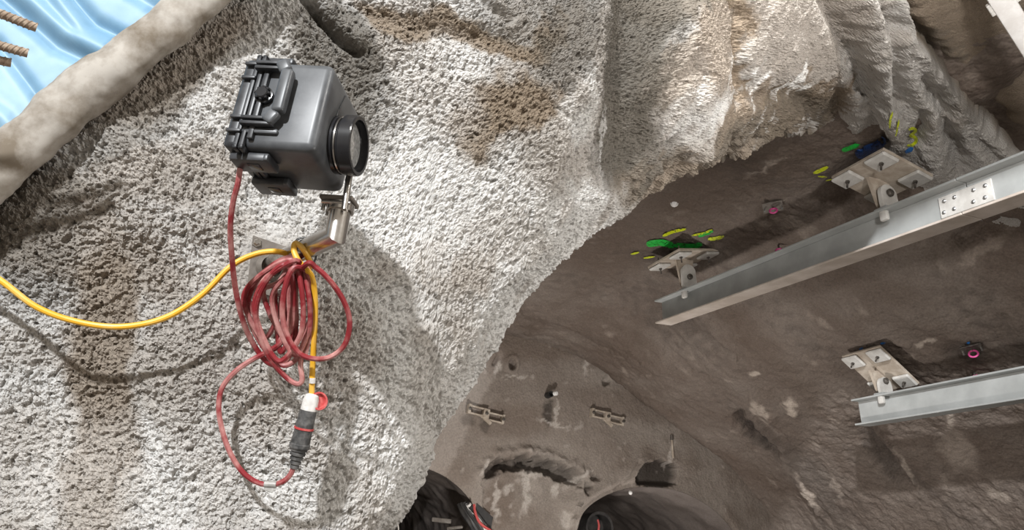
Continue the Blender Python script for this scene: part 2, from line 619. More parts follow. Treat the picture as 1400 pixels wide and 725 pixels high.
w_v = np.maximum(w_v, vst([(1038, 560, 6, 18, -42, 0.6), (1082, 556, 7, 14, -30, 0.8), (1032, 510, 6, 6, 0, 0.8), (1310, 615, 20, 30, -40, 0.35), (1105, 670, 4, 26, -32, 0.6), (1240, 640, 3, 28, -25, 0.45),
                            (1340, 345, 8, 40, 60, 0.35), (1145, 665, 5, 20, -20, 0.4), (1265, 468, 14, 2, -5, 0.7), (1050, 230, 30, 3, -28, 0.4), (1090, 310, 25, 10, 20, 0.25), (1300, 570, 5, 16, -10, 0.5), (1365, 675, 16, 8, 10, 0.5)], 0.4))
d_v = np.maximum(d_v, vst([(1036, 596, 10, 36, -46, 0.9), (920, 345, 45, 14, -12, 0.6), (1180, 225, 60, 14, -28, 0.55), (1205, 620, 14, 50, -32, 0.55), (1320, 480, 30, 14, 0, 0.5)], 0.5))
b_v = np.maximum(b_v, vst([(1000, 250, 160, 40, -20, 0.8), (860, 330, 100, 45, -30, 0.7)], 0.6))  # brown shade on the vault below the crease, put into the colour
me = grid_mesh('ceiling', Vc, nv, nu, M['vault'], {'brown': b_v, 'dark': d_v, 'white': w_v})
tag(link('ceiling', me, None), kind='structure')
S2 = Surf(Vc, Nv)

# ------------------------------------------------------------------ wall_left: near shotcrete pillar curving over into the roof
ctrl = np.array([
    (-520, -160, 1.72), (-520, 350, 1.46), (-520, 900, 1.36),
    (-220, -160, 1.78), (-220, 350, 1.54), (-220, 900, 1.45), (0, 300, 1.62), (120, 160, 1.70), (-60, 200, 1.66), (230, 70, 1.785), (80, 400, 1.64), (0, 725, 1.56), (150, 500, 1.68), (200, 200, 1.72),
    (60, 100, 1.75), (300, 0, 1.86), (380, 380, 1.80), (400, 150, 1.93), (520, 300, 1.98), (420, 600, 1.80), (300, 725, 1.68),
    (300, 900, 1.62), (500, 720, 1.92), (600, 500, 2.12), (680, 440, 2.42), (620, 540, 2.22), (560, 640, 2.05), (450, 850, 1.85),
    (600, 200, 2.2), (600, 0, 2.15), (500, -150, 2.05), (760, 200, 2.5), (800, 0, 2.62), (800, -150, 2.7), (760, 340, 2.62), (840, 270, 2.98),
    (900, 150, 3.05), (950, 0, 3.15), (900, 240, 3.4), (950, 215, 3.75), (1000, 100, 3.6), (1050, 185, 4.4), (1100, 50, 4.05), (1000, -140, 3.3),
    (1140, 160, 5.3), (1200, 110, 5.0), (1250, 0, 4.4), (1300, 220, 6.35), (1290, 150, 5.75), (1215, 215, 6.25), (1330, 80, 5.15), (1400, 200, 6.1), (1400, 0, 4.6),
    (1400, -150, 4.0), (1620, -150, 4.0), (1620, 150, 5.4), (1620, 320, 6.0), (1400, 290, 6.5)], float)
cx = ctrl[:, :2] / 500.0
Kd = np.linalg.norm(cx[:, None] - cx[None], axis=2)
A_ = np.block([[np.sqrt(Kd ** 2 + 0.02) + 0.004 * np.eye(len(ctrl)) * -1, np.c_[np.ones(len(ctrl)), cx]], [np.c_[np.ones(len(ctrl)), cx].T, np.zeros((3, 3))]])
sol = np.linalg.solve(A_, np.r_[np.log(ctrl[:, 2]), 0, 0, 0])


def wall_depth(x, y):
    q = np.c_[np.ravel(x), np.ravel(y)] / 500.0
    o = sol[-3] + q @ sol[-2:]
    for k in range(len(ctrl)):
        o = o + sol[k] * np.sqrt(((q - cx[k]) ** 2).sum(1) + 0.02)
    return np.exp(o).reshape(np.shape(x))


EDGE = np.array([(-540, 920), (430, 920), (475, 830), (535, 727), (562, 690), (586, 640), (602, 592), (640, 540), (667, 500), (700, 452), (722, 412), (765, 370),
                 (800, 335), (850, 290), (900, 256), (950, 230), (1000, 216), (1060, 190), (1100, 178), (1145, 160), (1180, 205), (1215, 245), (1300, 290), (1400, 325), (1640, 380)], float)
NC, NR, NB = 1300, 580, 16
xs = np.linspace(-520, 1620, NC)
yb = np.interp(xs, EDGE[:, 0], EDGE[:, 1])
tt = np.linspace(0, 1, NR)
X2 = np.repeat(xs[None], NR, 0)
Y2 = -160 + (yb[None] + 160) * tt[:, None]
dep = wall_depth(X2, Y2)
delta = poly_dist(X2, Y2, [tuple(p) for p in EDGE[1:20]])
ramp_x = 1 - smooth(1000, 1090, X2)
dep = dep * (1 + 0.10 * ramp_x * np.clip(1 - delta / 45, 0, 1) ** 2.5)
# right of the crease the wall runs into the vault: sink its lower edge behind it
ek = np.linspace(880, 1640, 40)
ed_ = np.array([(S2.hit(x_, np.interp(x_, EDGE[:, 0], EDGE[:, 1]), 12)[0] - CAM) @ FWD if x_ < 1490 else np.nan for x_ in ek])
ed_ = np.where(np.isnan(ed_), ed_[~np.isnan(ed_)][-1], ed_)
vd = np.interp(X2, ek, ed_)
sink = np.clip(1 - (yb[None] - Y2) / 60, 0, 1) ** 1.5 * smooth(1085, 1150, X2)
dep = dep * (1 - sink) + (vd + 0.10) * sink
front = P(X2, Y2, dep)
# the return of the pillar, running back into the hall behind the rounded edge
back = []
for k in range(1, NB + 1):
    s = k / NB
    sh = 70 * s ** 1.3 + 2
    kk = 1.0 - 0.5 * smooth(840, 940, xs) - 0.45 * smooth(1060, 1150, xs)
    back.append(P(xs - 0.8 * sh * kk, yb - 0.55 * sh * kk, dep[-1] * (1 + (0.02 * k + 1.9 * s ** 2) * kk)))
base = np.concatenate([front, np.array(back)], 0)
nr = NR + NB
Vb = base.reshape(-1, 3)
Nn = grid_normals(Vb, nr, NC)
PX = np.concatenate([X2, np.repeat(xs[None], NB, 0)], 0).ravel()
PY = np.concatenate([Y2, np.repeat(yb[None], NB, 0)], 0).ravel()
DL = np.concatenate([delta, np.zeros((NB, NC))], 0).ravel()

n_big = noise(Vb, 0.75, 1)
n_mid = noise(Vb, 0.28, 2)
n_sm = noise(Vb, 0.11, 3)
n_g1 = noise(Vb, 0.020, 4)
n_g2 = noise(Vb, 0.0115, 5)
n_g3 = noise(Vb, 0.0065, 6)
# the draped, smoother and browner far roof at the upper right
RIDGE = [(1215, -160), (1225, 0), (1242, 50), (1292, 112), (1342, 172), (1395, 218), (1500, 300)]
ridge_y = np.interp(PX, [p[0] for p in RIDGE], [p[1] for p in RIDGE], left=1e4, right=320)
beyond = ((PX > 1215) & (PY < ridge_y + 14 * n_sm + 10 * n_mid)).astype(float)
rd = poly_dist(PX, PY, RIDGE)
beyond_s = np.where(beyond > 0, smooth(0, 14, rd), 0)
h = (0.05 * n_big + 0.022 * n_mid) * (0.4 + 0.6 * smooth(0, 90, DL)) + 0.010 * n_sm * smooth(0.0, 0.5, n_mid + 0.5)
pits = -0.010 * smooth(0.22, 0.45, n_g1) * smooth(-0.2, 0.4, noise(Vb, 0.06, 8)) - 0.010 * smooth(0.30, 0.42, noise(Vb, 0.013, 10)) - 0.012 * smooth(0.34, 0.44, noise(Vb, 0.022, 16))
wl = worley(Vb, 0.012)
grain = 0.0035 * noise(Vb, 0.035, 15) + 0.0018 * n_g1 + 0.0015 * n_g2 + 0.0032 * n_g3 + 0.0012 * np.random.RandomState(1).normal(size=len(Vb)) + 0.62 * pits - 0.006 * (wl - 0.5)
dloc = (Vb - CAM) @ FWD
far_k = smooth(2.6, 5.0, dloc)
h = h + grain * (1 - 0.25 * far_k) * (1 - 0.5 * beyond_s)
h = h + far_k * (0.02 * noise(Vb, 0.06, 9) + 0.012 * n_g1) * (1 - 0.6 * beyond_s) * 0.6
h = h * (1 - 0.35 * beyond_s)


def groove(pts, amp, w, jit=5):
    d = poly_dist(PX + jit * n_sm * 1.2, PY + jit * n_mid, pts)
    return amp * np.exp(-(d / w) ** 2)


h += groove([(395, -60), (415, -5), (440, 28), (470, 58), (492, 72)], -0.05, 5.5)
h += groove([(430, -30), (455, 20), (492, 55)], 0.02, 12)
h += groove([(470, -10), (510, 20), (600, 45), (700, 55)], -0.02, 16)
h += groove([(640, -20), (665, 10), (690, 30)], -0.03, 6)
h += groove([(870, -40), (862, 80), (855, 150), (848, 235)], -0.07, 32)
h += groove([(795, -40), (808, 100), (832, 200), (835, 270)], 0.03, 34)
h += groove([(935, 20), (962, 100), (948, 190)], 0.08, 28)
h += groove([(1008, -40), (1014, 60), (1008, 130)], -0.06, 9)
h += groove([(1060, -40), (1070, 40), (1080, 90)], 0.06, 25)
h += groove([(1122, -40), (1150, 40), (1178, 110), (1200, 190)], -0.10, 14)
h += groove([(1160, -40), (1192, 40), (1207, 110), (1218, 170)], 0.10, 16)
h += groove([(1205, 20), (1222, 90), (1226, 140)], -0.07, 9)
h += groove([(1225, 60), (1252, 110), (1275, 170), (1280, 230)], 0.09, 18)
h += groove([(1262, 150), (1258, 180), (1250, 205)], -0.10, 6, 2)
h += groove([(1262, 105), (1290, 150), (1315, 230)], -0.07, 9)
h += groove([(1300, 150), (1325, 190), (1350, 235)], 0.10, 14)
h += groove(RIDGE[1:6], 0.10, 12, 7)
h += groove([(p[0] + 14, p[1] - 12) for p in RIDGE[1:6]], -0.14, 9, 7)
h -= 0.05 * beyond_s
# loose rebound clinging along the crease between wall and vault
cz = smooth(70, 5, DL) * smooth(820, 900, PX) * (1 - smooth(1110, 1160, PX))
h += cz * (0.05 * noise(Vb, 0.25, 11) + 0.025 * noise(Vb, 0.09, 12) + 0.025 * noise(Vb, 0.05, 13))
ez = smooth(40, 4, DL) * (1 - smooth(820, 900, PX))
h += ez * (0.010 * noise(Vb, 0.1, 14) + 0.010 * n_g1)
h += groove([(1020, 105), (1040, 135), (1092, 128), (1110, 145)], -0.05, 12)
flat = np.exp(-blob(PX, PY, 369, 366, 48, 60) ** 4)
h = h * (1 - flat) - 0.012 * flat
Vw = Vb + Nn * h[:, None]

# stains and other toned patches on the wall; some follow troughs and the roll
jx = PX + 26 * n_mid + 16 * n_sm + 9 * noise(Vb, 0.05, 18) + 5 * n_g1
jy = PY + 26 * noise(Vb, 0.28, 21) + 16 * noise(Vb, 0.11, 22) + 9 * noise(Vb, 0.05, 19) + 5 * n_g2


def tone_patch(lst, soft=0.36):
    o = np.zeros(len(jx))
    for (x0, y0, rx, ry, ang, a) in lst:
        o = np.maximum(o, a * (1 - smooth(1.15 - soft, 1.15 + soft, blob(jx, jy, x0, y0, rx, ry, ang))))
    return o


brown = tone_patch([(700, 140, 60, 45, -35, 0.95), (655, 180, 26, 40, 0, 0.9), (650, 375, 28, 40, 0, 0.55), (660, 48, 95, 22, 4, 0.95), (560, 25, 70, 22, 25, 0.9),
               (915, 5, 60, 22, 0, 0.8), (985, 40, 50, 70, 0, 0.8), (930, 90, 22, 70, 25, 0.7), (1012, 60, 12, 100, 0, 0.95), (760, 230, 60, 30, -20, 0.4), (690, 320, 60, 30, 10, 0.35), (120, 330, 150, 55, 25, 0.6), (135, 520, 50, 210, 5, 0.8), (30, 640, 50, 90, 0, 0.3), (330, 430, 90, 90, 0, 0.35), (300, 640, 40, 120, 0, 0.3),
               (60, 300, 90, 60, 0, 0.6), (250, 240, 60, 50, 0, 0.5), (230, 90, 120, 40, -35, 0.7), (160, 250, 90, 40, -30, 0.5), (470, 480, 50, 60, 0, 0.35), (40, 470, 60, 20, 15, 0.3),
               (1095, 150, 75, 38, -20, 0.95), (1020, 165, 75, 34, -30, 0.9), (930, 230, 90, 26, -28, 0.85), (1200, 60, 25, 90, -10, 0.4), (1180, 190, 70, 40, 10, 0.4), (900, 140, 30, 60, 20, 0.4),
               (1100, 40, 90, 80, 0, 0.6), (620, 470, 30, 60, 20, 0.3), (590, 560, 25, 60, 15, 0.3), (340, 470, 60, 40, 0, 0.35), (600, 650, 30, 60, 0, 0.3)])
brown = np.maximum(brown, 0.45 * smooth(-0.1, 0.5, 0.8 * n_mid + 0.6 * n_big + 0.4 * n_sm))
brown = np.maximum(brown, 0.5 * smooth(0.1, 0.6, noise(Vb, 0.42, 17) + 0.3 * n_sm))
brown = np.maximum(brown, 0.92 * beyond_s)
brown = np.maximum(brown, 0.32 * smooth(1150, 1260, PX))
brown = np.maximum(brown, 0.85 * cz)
dark = tone_patch([(505, 110, 38, 75, -15, 0.9), (470, 60, 55, 45, 20, 0.85), (868, 110, 46, 150, 4, 0.95), (880, 215, 30, 50, 20, 0.6), (1000, 190, 60, 22, -30, 0.6), (770, 40, 40, 60, 0, 0.7), (770, 105, 10, 25, 0, 0.7), (915, 10, 45, 18, 0, 0.7),
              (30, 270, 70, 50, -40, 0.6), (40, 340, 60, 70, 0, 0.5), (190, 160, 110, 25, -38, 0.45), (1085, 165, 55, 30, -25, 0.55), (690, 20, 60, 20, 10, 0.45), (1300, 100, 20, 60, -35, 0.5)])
white = tone_patch([(1042, 118, 5, 16, 12, 0.9), (1090, 110, 7, 18, 15, 0.9), (1040, 165, 26, 3, -42, 0.45), (1085, 185, 40, 3, -28, 0.4), (975, 135, 6, 60, 20, 0.35), (808, 330, 4, 40, 14, 0.5), (838, 190, 5, 36, 8, 0.4),
               (1215, 100, 6, 30, 0, 0.25), (580, 170, 60, 100, 20, 0.3), (570, 620, 60, 120, 20, 0.25), (200, 650, 160, 80, 0, 0.25), (640, 300, 110, 60, 10, 0.25)], 0.4)
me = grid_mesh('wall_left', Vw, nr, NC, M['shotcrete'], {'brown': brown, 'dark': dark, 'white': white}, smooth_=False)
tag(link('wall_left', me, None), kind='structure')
S1 = Surf(Vw[:NR * NC], Nn[:NR * NC])

# ------------------------------------------------------------------ wall_back: end wall with tunnel mouths
ARCH_L = [(430, 960), (440, 770), (470, 690), (520, 648), (560, 636), (600, 648), (628, 668), (646, 690), (657, 716), (662, 780), (664, 960)]
ARCH_R = [(784, 960), (786, 760), (790, 722), (801, 697), (830, 677), (868, 667), (915, 669), (953, 683), (984, 706), (1006, 738), (1020, 800), (1024, 960)]


def dense(p, n=8):
    return [tuple(q) for q in spline(p, n)]


AL = [on_end_wall(x, y) for x, y in dense(ARCH_L)]
AR = [on_end_wall(x, y) for x, y in dense(ARCH_R)]
ue = np.arange(1.4, 10.6, 0.023); ze = np.arange(-1.62, 3.4, 0.023)
nue, nze = len(ue), len(ze)
UE, ZE = np.meshgrid(ue, ze)
uf, zf = UE.ravel().copy(), ZE.ravel().copy()
inn = np.zeros(len(uf), bool)
edge_d = np.full(len(uf), 1e9)
for poly in (AL, AR):
    ii = inside(uf, zf, poly)
    inn |= ii
    best = np.full(len(uf), 1e9); bu = uf.copy(); bz = zf.copy()
    for (ax, ay), (bx, by) in zip(poly[:-1], poly[1:]):
        wx_, wy_ = bx - ax, by - ay
        t = np.clip(((uf - ax) * wx_ + (zf - ay) * wy_) / (wx_ ** 2 + wy_ ** 2 + 1e-12), 0, 1)
        qx, qy = ax + t * wx_, ay + t * wy_
        dd = np.hypot(uf - qx, zf - qy)
        m_ = dd < best
        best[m_] = dd[m_]; bu[m_] = qx[m_]; bz[m_] = qy[m_]
    snap = ii & (best < 0.034)
    uf[snap] = bu[snap]; zf[snap] = bz[snap]
    inn[snap] = False
    edge_d = np.minimum(edge_d, best)
Ve = W(uf, np.full(len(uf), VEND), zf)
ex_, ey_ = project(Ve)
ne1 = noise(Ve, 0.8, 51); ne2 = noise(Ve, 0.25, 52); ne3 = noise(Ve, 0.1, 53); ne4 = noise(Ve, 0.05, 54)
fade = smooth(0.0, 0.12, edge_d)
he = (0.05 * ne1 + 0.012 * ne2 + 0.006 * ne3 + 0.005 * ne4)
NICHE = [(655, 700), (660, 662), (668, 645), (686, 636), (720, 632), (755, 638), (785, 652), (795, 672), (792, 700)]
xj = ex_ + 4 * ne3 + 3 * ne4 + 3 * ne2; yj = ey_ + 4 * noise(Ve, 0.1, 55) + 3 * noise(Ve, 0.05, 56)
gd = poly_dist(xj, yj, NICHE[2:7])
gw = 5 + 3.5 * noise(Ve, 0.3, 57) + 2 * ne3
he -= 0.30 * (1 - smooth(gw, gw + 6, gd)) * (1 + 0.5 * ne2)
he -= 0.3 * (1 - smooth(0.6, 1.1, blob(xj, yj, 803, 668, 5, 9))) + 0.2 * (1 - smooth(0.6, 1.1, blob(xj, yj, 815, 654, 7, 4)))
plug = inside(xj, yj + 6, [(664, 760)] + NICHE[1:] + [(790, 760)])
he -= np.where(plug, 0.16 + 0.05 * ne2, 0)
he += 0.06 * np.exp(-(poly_dist(ex_, ey_, [(655, 645), (680, 622), (730, 616), (790, 640), (800, 650)]) / 7) ** 2) * (1 + ne3)
# rounded lining edge over the right-hand mouth and the boxed-out recess
lip = [(786, 690), (815, 678), (850, 655), (878, 636)]
he += 0.09 * np.exp(-(poly_dist(ex_, ey_, lip) / 13) ** 2) * fade
he -= 0.05 * np.exp(-(poly_dist(ex_, ey_, [(842, 668), (862, 648), (872, 632)]) / 2.5) ** 2)
rec = inside(ex_ + 2 * ne3, ey_ + 2 * ne4, [(872, 640), (882, 632), (905, 628), (924, 636), (926, 662), (905, 668), (872, 664), (866, 655)])
he -= np.where(rec, 0.22, 0)
hole = blob(ex_, ey_, 701, 498, 5, 7)
he -= 0.16 * (1 - smooth(0.7, 1.1, hole)); he += 0.03 * np.exp(-((hole - 1.5) / 0.4) ** 2)
hole2 = blob(ex_ + 2 * ne4, ey_ + 2 * ne3, 830, 521, 5, 6, 30)
he -= 0.12 * (1 - smooth(0.7, 1.2, hole2))
he -= 0.10 * np.exp(-(poly_dist(ex_, ey_, [(675, 498), (680, 488)]) / 2.0) ** 2)
Ve = Ve - D * (he * fade)[:, None]
bR = 0.45 * smooth(0.0, 0.6, ne1 + 0.4 * ne2)
dR = np.zeros(len(uf)); wR = np.zeros(len(uf))


def est(x0, y0, rx, ry, ang=0, soft=0.4):
    return 1 - smooth(1 - soft, 1 + soft, blob(xj, yj, x0, y0, rx, ry, ang))


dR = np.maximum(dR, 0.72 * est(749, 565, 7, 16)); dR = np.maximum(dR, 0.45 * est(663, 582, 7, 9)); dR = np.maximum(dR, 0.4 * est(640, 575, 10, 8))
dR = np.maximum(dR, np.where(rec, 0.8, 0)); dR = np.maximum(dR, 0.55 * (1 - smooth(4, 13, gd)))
bR = np.maximum(bR, 0.5 * est(700, 575, 60, 25)); bR = np.maximum(bR, 0.6 * est(690, 690, 22, 40)); bR = np.maximum(bR, 0.6 * est(720, 470, 120, 25)); bR = np.maximum(bR, 0.5 * est(880, 555, 90, 22, 10))
for a in ((726, 670, 5, 30, 5), (700, 668, 10, 5, -30), (684, 685, 3, 28, 0), (765, 668, 3, 12, 0), (758, 580, 22, 2, 15), (735, 648, 22, 4, 5), (780, 712, 10, 12, 0), (793, 655, 20, 3, -35), (660, 640, 3, 12, 25), (918, 620, 3, 18, 2), (705, 515, 16, 1.6, 0), (681, 505, 3, 10, 20), (801, 500, 3, 14, 0), (760, 565, 2, 18, 0)):
    wR = np.maximum(wR, 0.62 * est(*a))
wR = np.maximum(wR, 0.35 * smooth(0.25, 0.6, ne3 * smooth(0, 0.5, ne2)))
keep = ~inn.reshape(nze, nue)
kf = (keep[:-1, :-1] & keep[:-1, 1:] & keep[1:, 1:] & keep[1:, :-1])
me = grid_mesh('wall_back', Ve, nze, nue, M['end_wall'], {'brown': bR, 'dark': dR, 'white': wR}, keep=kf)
tag(link('wall_back', me, None), kind='structure')
ok = ~inn
S3 = Surf(Ve[ok], np.repeat(-D[None], ok.sum(), 0))


def barrel(name, arch, length, taper, seed):
    a = np.array(arch)
    a = a[a[:, 1] > -1.66]
    c = a.mean(0)
    n = len(a)
    sl = np.linspace(0, length, int(length / 0.06))
    pts = []
    for s in sl:
        k = 1 + taper * s
        q = c + (a - c) * k
        pts.append(W(q[:, 0], np.full(n, VEND - 0.012 + s), np.maximum(q[:, 1], -1.62)))
    V = np.concatenate(pts)
    Nm = grid_normals(V, len(sl), n)
    ss = np.repeat(np.clip(sl / 0.3, 0, 1), n)
    V = V + Nm * ((0.05 * noise(V, 0.5, seed) + 0.03 * noise(V * np.array([1, 1, 1.0]), 0.2, seed + 1) + 0.012 * noise(V, 0.08, seed + 2)) * ss)[:, None]
    z0 = np.zeros(len(V))
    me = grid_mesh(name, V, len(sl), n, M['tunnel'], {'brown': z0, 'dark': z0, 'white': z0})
    tag(link(name, me, None), kind='structure')
    # closed far end of the drift
    ring = pts[-1]
    b = B()
    vsr = [b.bm.verts.new(p) for p in ring]
    b.bm.faces.new(vsr)
    tag(b.obj(name + '_end', M['tunnel'], None, 0), kind='structure')


barrel('wall_tunnel_left', AL, 5.0, 0.0, 61)
barrel('wall_tunnel_right', AR, 6.0, 0.01, 65)

# floor of the hall
b = B()
fl = [b.bm.verts.new(p) for p in ((-5, -4, 0), (9, -4, 0), (12, 9, 0), (2, 20, 0), (-8, 18, 0))]
b.bm.faces.new(fl)
tag(b.obj('floor', M['mud'], None, 0), kind='structure')


# ================================================================== THINGS
def part_dup(o, parent, name=None):
    c = o.copy()
    COL.objects.link(c)
    c.parent = parent
    return c


def basis(x, y, z):
    return Matrix((x, y, z)).transposed()


# ------------------------------------------------------------------ camera case
wdir = P(800, 750, 1.0) - CAM; wdir /= np.linalg.norm(wdir)
X0 = np.cross(wdir, [0, 0, 1.0]); X0 /= np.linalg.norm(X0)
Z0 = np.cross(X0, wdir)
rr = math.radians(6.5)
CX = X0 * math.cos(rr) - Z0 * math.sin(rr)
CZ = Z0 * math.cos(rr) + X0 * math.sin(rr)
BX, BY, BZ = 0.155, 0.192, 0.205
CO = P(457, 86, 1.5) - BX * CX - BZ * CZ
case = empty('camera_case', 'black hard plastic instrument case with a round lens port, mounted on a bent steel pipe', 'case', CO, basis(CX, wdir, CZ))
b = B().box((BX, BY, BZ), (BX / 2, BY / 2, BZ / 2), 0.017, 4)
body = b.obj('body', M['case'], case, 50)
b = B().box((0.032, BY + 0.004, BZ + 0.004), (-0.02, BY / 2, BZ / 2), 0.011, 3)
lid = b.obj('lid', M['case_dark'], case, 50)


def rim(x0, x1, grow, name, parent, mat):
    """flange that runs round the mouth of the shell"""
    bb = B()
    y0, y1, z0, z1 = -grow, BY + grow, -grow, BZ + grow
    t = 0.012
    bb.box((x1 - x0, y1 - y0, t), ((x0 + x1) / 2, BY / 2, z0 + t / 2), 0.003)
    bb.box((x1 - x0, y1 - y0, t), ((x0 + x1) / 2, BY / 2, z1 - t / 2), 0.003)
    bb.box((x1 - x0, t, z1 - z0), ((x0 + x1) / 2, y0 + t / 2, BZ / 2), 0.003)
    bb.box((x1 - x0, t, z1 - z0), ((x0 + x1) / 2, y1 - t / 2, BZ / 2), 0.003)
    return bb.obj(name, mat, parent)


rim(0.002, 0.012, 0.008, 'rim', body, M['case_dark'])
rim(-0.010, 0.0, 0.008, 'rim', lid, M['case_dark'])
rib = B().box((0.03, 0.010, 0.007), (0, 0, 0), 0.002).mesh('rib')
for zc in (0.03, 0.062, 0.155, 0.188):
    o = link('rib', rib, M['case_dark'], lid); o.location = (-0.014, -0.008, zc)
# folding carry handle on the front: two ribbed arms and a grip
hd = B()
hd.box((0.026, 0.022, 0.100), (0.074, -0.020, 0.118), 0.007, 3)
hd.box((0.026, 0.018, 0.030), (0.062, -0.019, 0.177), 0.006, 3, Matrix.Rotation(math.radians(-32), 3, 'Y'))
hd.box((0.026, 0.018, 0.030), (0.062, -0.019, 0.059), 0.006, 3, Matrix.Rotation(math.radians(32), 3, 'Y'))
handle = hd.obj('handle', M['case'], case, 50)
for zc in (0.186, 0.174, 0.056, 0.044):
    o = B().box((0.068, 0.016, 0.0075), (0.033, -0.014, zc), 0.002).obj('handle_arm', M['case_dark'], handle)
B().box((0.075, 0.010, 0.012), (0.038, -0.003, 0.034), 0.004).obj('front_rib', M['case'], body)
B().box((0.012, 0.012, BZ * 0.86), (0.022, -0.004, BZ / 2), 0.003).obj('front_rib', M['case_dark'], body)
pv = B().lathe((0.028, -0.002, 0.115), (0, -1, 0), [(0, 0.019), (0.008, 0.019), (0.009, 0.014), (0.018, 0.013), (0.02, 0.011), (0.02, 0.0)], 20).obj('pressure_valve', M['black_gloss'], case, 30)
kn = B()
for k in range(8):
    a = 2 * math.pi * k / 8
    kn.box((0.006, 0.011, 0.006), (0.028 + 0.0135 * math.cos(a), -0.014, 0.115 + 0.0135 * math.sin(a)), 0.0012, 1)
kn.obj('knurling', M['black_gloss'], pv)


def latch(y, side):
    """draw latch on the underside (side=-1) or top (side=1) of the case"""
    z = -0.011 if side < 0 else BZ + 0.011
    t = B().box((0.084, 0.056, 0.019), (0.016, y, z), 0.005, 2).obj('latch', M['case_dark'], case)
    B().box((0.026, 0.026, 0.004), (0.020, y, z + side * 0.0095), 0.0015).obj('latch_button', M['black_gloss'], t)
    B().box((0.010, 0.060, 0.014), (0.052, y, z + side * 0.001), 0.003).obj('latch_hook', M['case'], t)


latch(0.045, -1); latch(0.150, -1); latch(0.045, 1); latch(0.150, 1)
B().box((0.003, 0.004, 0.075), (BX + 0.0005, 0.075, 0.148), 0.001, 1, Matrix.Rotation(math.radians(-18), 3, 'X')).obj('moulding_groove', M['case_dark'], body)
LC = (BX - 0.002, 0.106, 0.074)
lens = B().lathe(LC, (1, 0, 0), [(0, 0.0), (0, 0.062), (0.010, 0.062), (0.011, 0.058), (0.020, 0.058), (0.021, 0.062), (0.024, 0.064), (0.048, 0.064), (0.050, 0.062), (0.050, 0.055), (0.044, 0.054), (0.020, 0.053), (0.020, 0.0)], 48).obj('lens_ring', M['black_gloss'], case, 30)
B().lathe(LC, (1, 0, 0), [(0.034, 0.0), (0.034, 0.048), (0.030, 0.0535), (0.024, 0.0535), (0.024, 0.0)], 40).obj('lens_glass', M['glass'], lens, 30)
B().lathe(LC, (1, 0, 0), [(0.0125, 0.0585), (0.0135, 0.0605), (0.0165, 0.0605), (0.0175, 0.0585)], 48).obj('retaining_ring', M['steel'], lens, 30)

# ------------------------------------------------------------------ pipe bracket
elbow = P(459, 322, 1.575)
ptop = P(466, 285, 1.575 + 0.02)
wp, wn = S1.hit(370, 362)
pw = P(372, 361, 1.80)
brk = empty('pipe_bracket', 'bent stainless steel pipe bracket bolted through a square plate to the near shotcrete wall', 'bracket', pw)


def rel(p, o=pw):
    return tuple(np.asarray(p) - o)


r_p = 0.0235
top_end = elbow + (ptop - elbow) / np.linalg.norm(ptop - elbow) * 0.075
dirA = (elbow - pw) / np.linalg.norm(elbow - pw)
dirB = (ptop - elbow) / np.linalg.norm(ptop - elbow)
bis = dirA + dirB
# mitred pipe: sweep with a sharp joint
b = B()


def mitre_tube(b, a, e, c, r, sides=28):
    a, e, c = Vector(a), Vector(e), Vector(c)
    d1 = (e - a).normalized(); d2 = (c - e).normalized()
    m = (d1 + d2).normalized()
    sidev = d1.cross(d2).normalized()
    n1 = sidev.cross(d1)
    ring0, ring1, ring2 = [], [], []
    for k in range(sides):
        t = 2 * math.pi * k / sides
        off = sidev * math.cos(t) * r + n1 * math.sin(t) * r
        p0 = a + off
        ring0.append(b.bm.verts.new(p0))
        s = ((e - p0).dot(m)) / d1.dot(m)
        p1 = p0 + d1 * s
        ring1.append(b.bm.verts.new(p1))
        s2 = ((c - p1).dot(d2))
        ring2.append(b.bm.verts.new(p1 + d2 * s2))
    for A1, A2 in ((ring0, ring1), (ring1, ring2)):
        for k in range(sides):
            b.bm.faces.new((A1[k], A1[(k + 1) % sides], A2[(k + 1) % sides], A2[k]))
    b.bm.faces.new(ring0[::-1]); b.bm.faces.new(ring2)


mitre_tube(b, rel(pw + dirA * 0.004), rel(elbow), rel(top_end), r_p)
pipe = b.obj('pipe', M['steel'], brk, 32)
b = B().lathe(rel(elbow), tuple(bis), [(-0.0015, r_p * 1.07), (0.0, r_p * 1.10), (0.0015, r_p * 1.07)], 28)
# plate on the wall
q = [P(x_, y_, float(wall_depth(np.array([x_ * 1.]), np.array([y_ * 1.]))[0]) - 0.012) for x_, y_ in ((346, 322), (399, 340), (387, 409), (338, 396))]
pc = sum(q) / 4
pn = np.cross(q[1] - q[0], q[3] - q[0]); pn /= np.linalg.norm(pn)
if pn @ (CAM - pc) < 0:
    pn = -pn
pxv = q[1] - q[0]; pxv -= pn * (pxv @ pn); pxv /= np.linalg.norm(pxv)
pyv = np.cross(pn, pxv)
ol = [((p - pc) @ pxv, (p - pc) @ pyv) for p in q]
pl = B().prism(ol, pxv, pyv, -pn, 0.008, rel(pc)).obj('wall_plate', M['steel_dull'], brk, 30)
for k in range(4):
    cpt = pc + (pxv * ol[k][0] + pyv * ol[k][1]) * 0.78
    B().lathe(rel(cpt), tuple(pn), [(0, 0.012), (0.003, 0.012), (0.003, 0.008), (0.010, 0.008), (0.011, 0.006), (0.011, 0.0)], 6).obj('bolt', M['steel'], pl, 20)
B().lathe(rel(pc + pn * 0.0), tuple(dirA), [(0.0, 0.034), (0.008, 0.033), (0.016, 0.026)], 28).obj('weld_collar', M['steel_dull'], pl, 40)
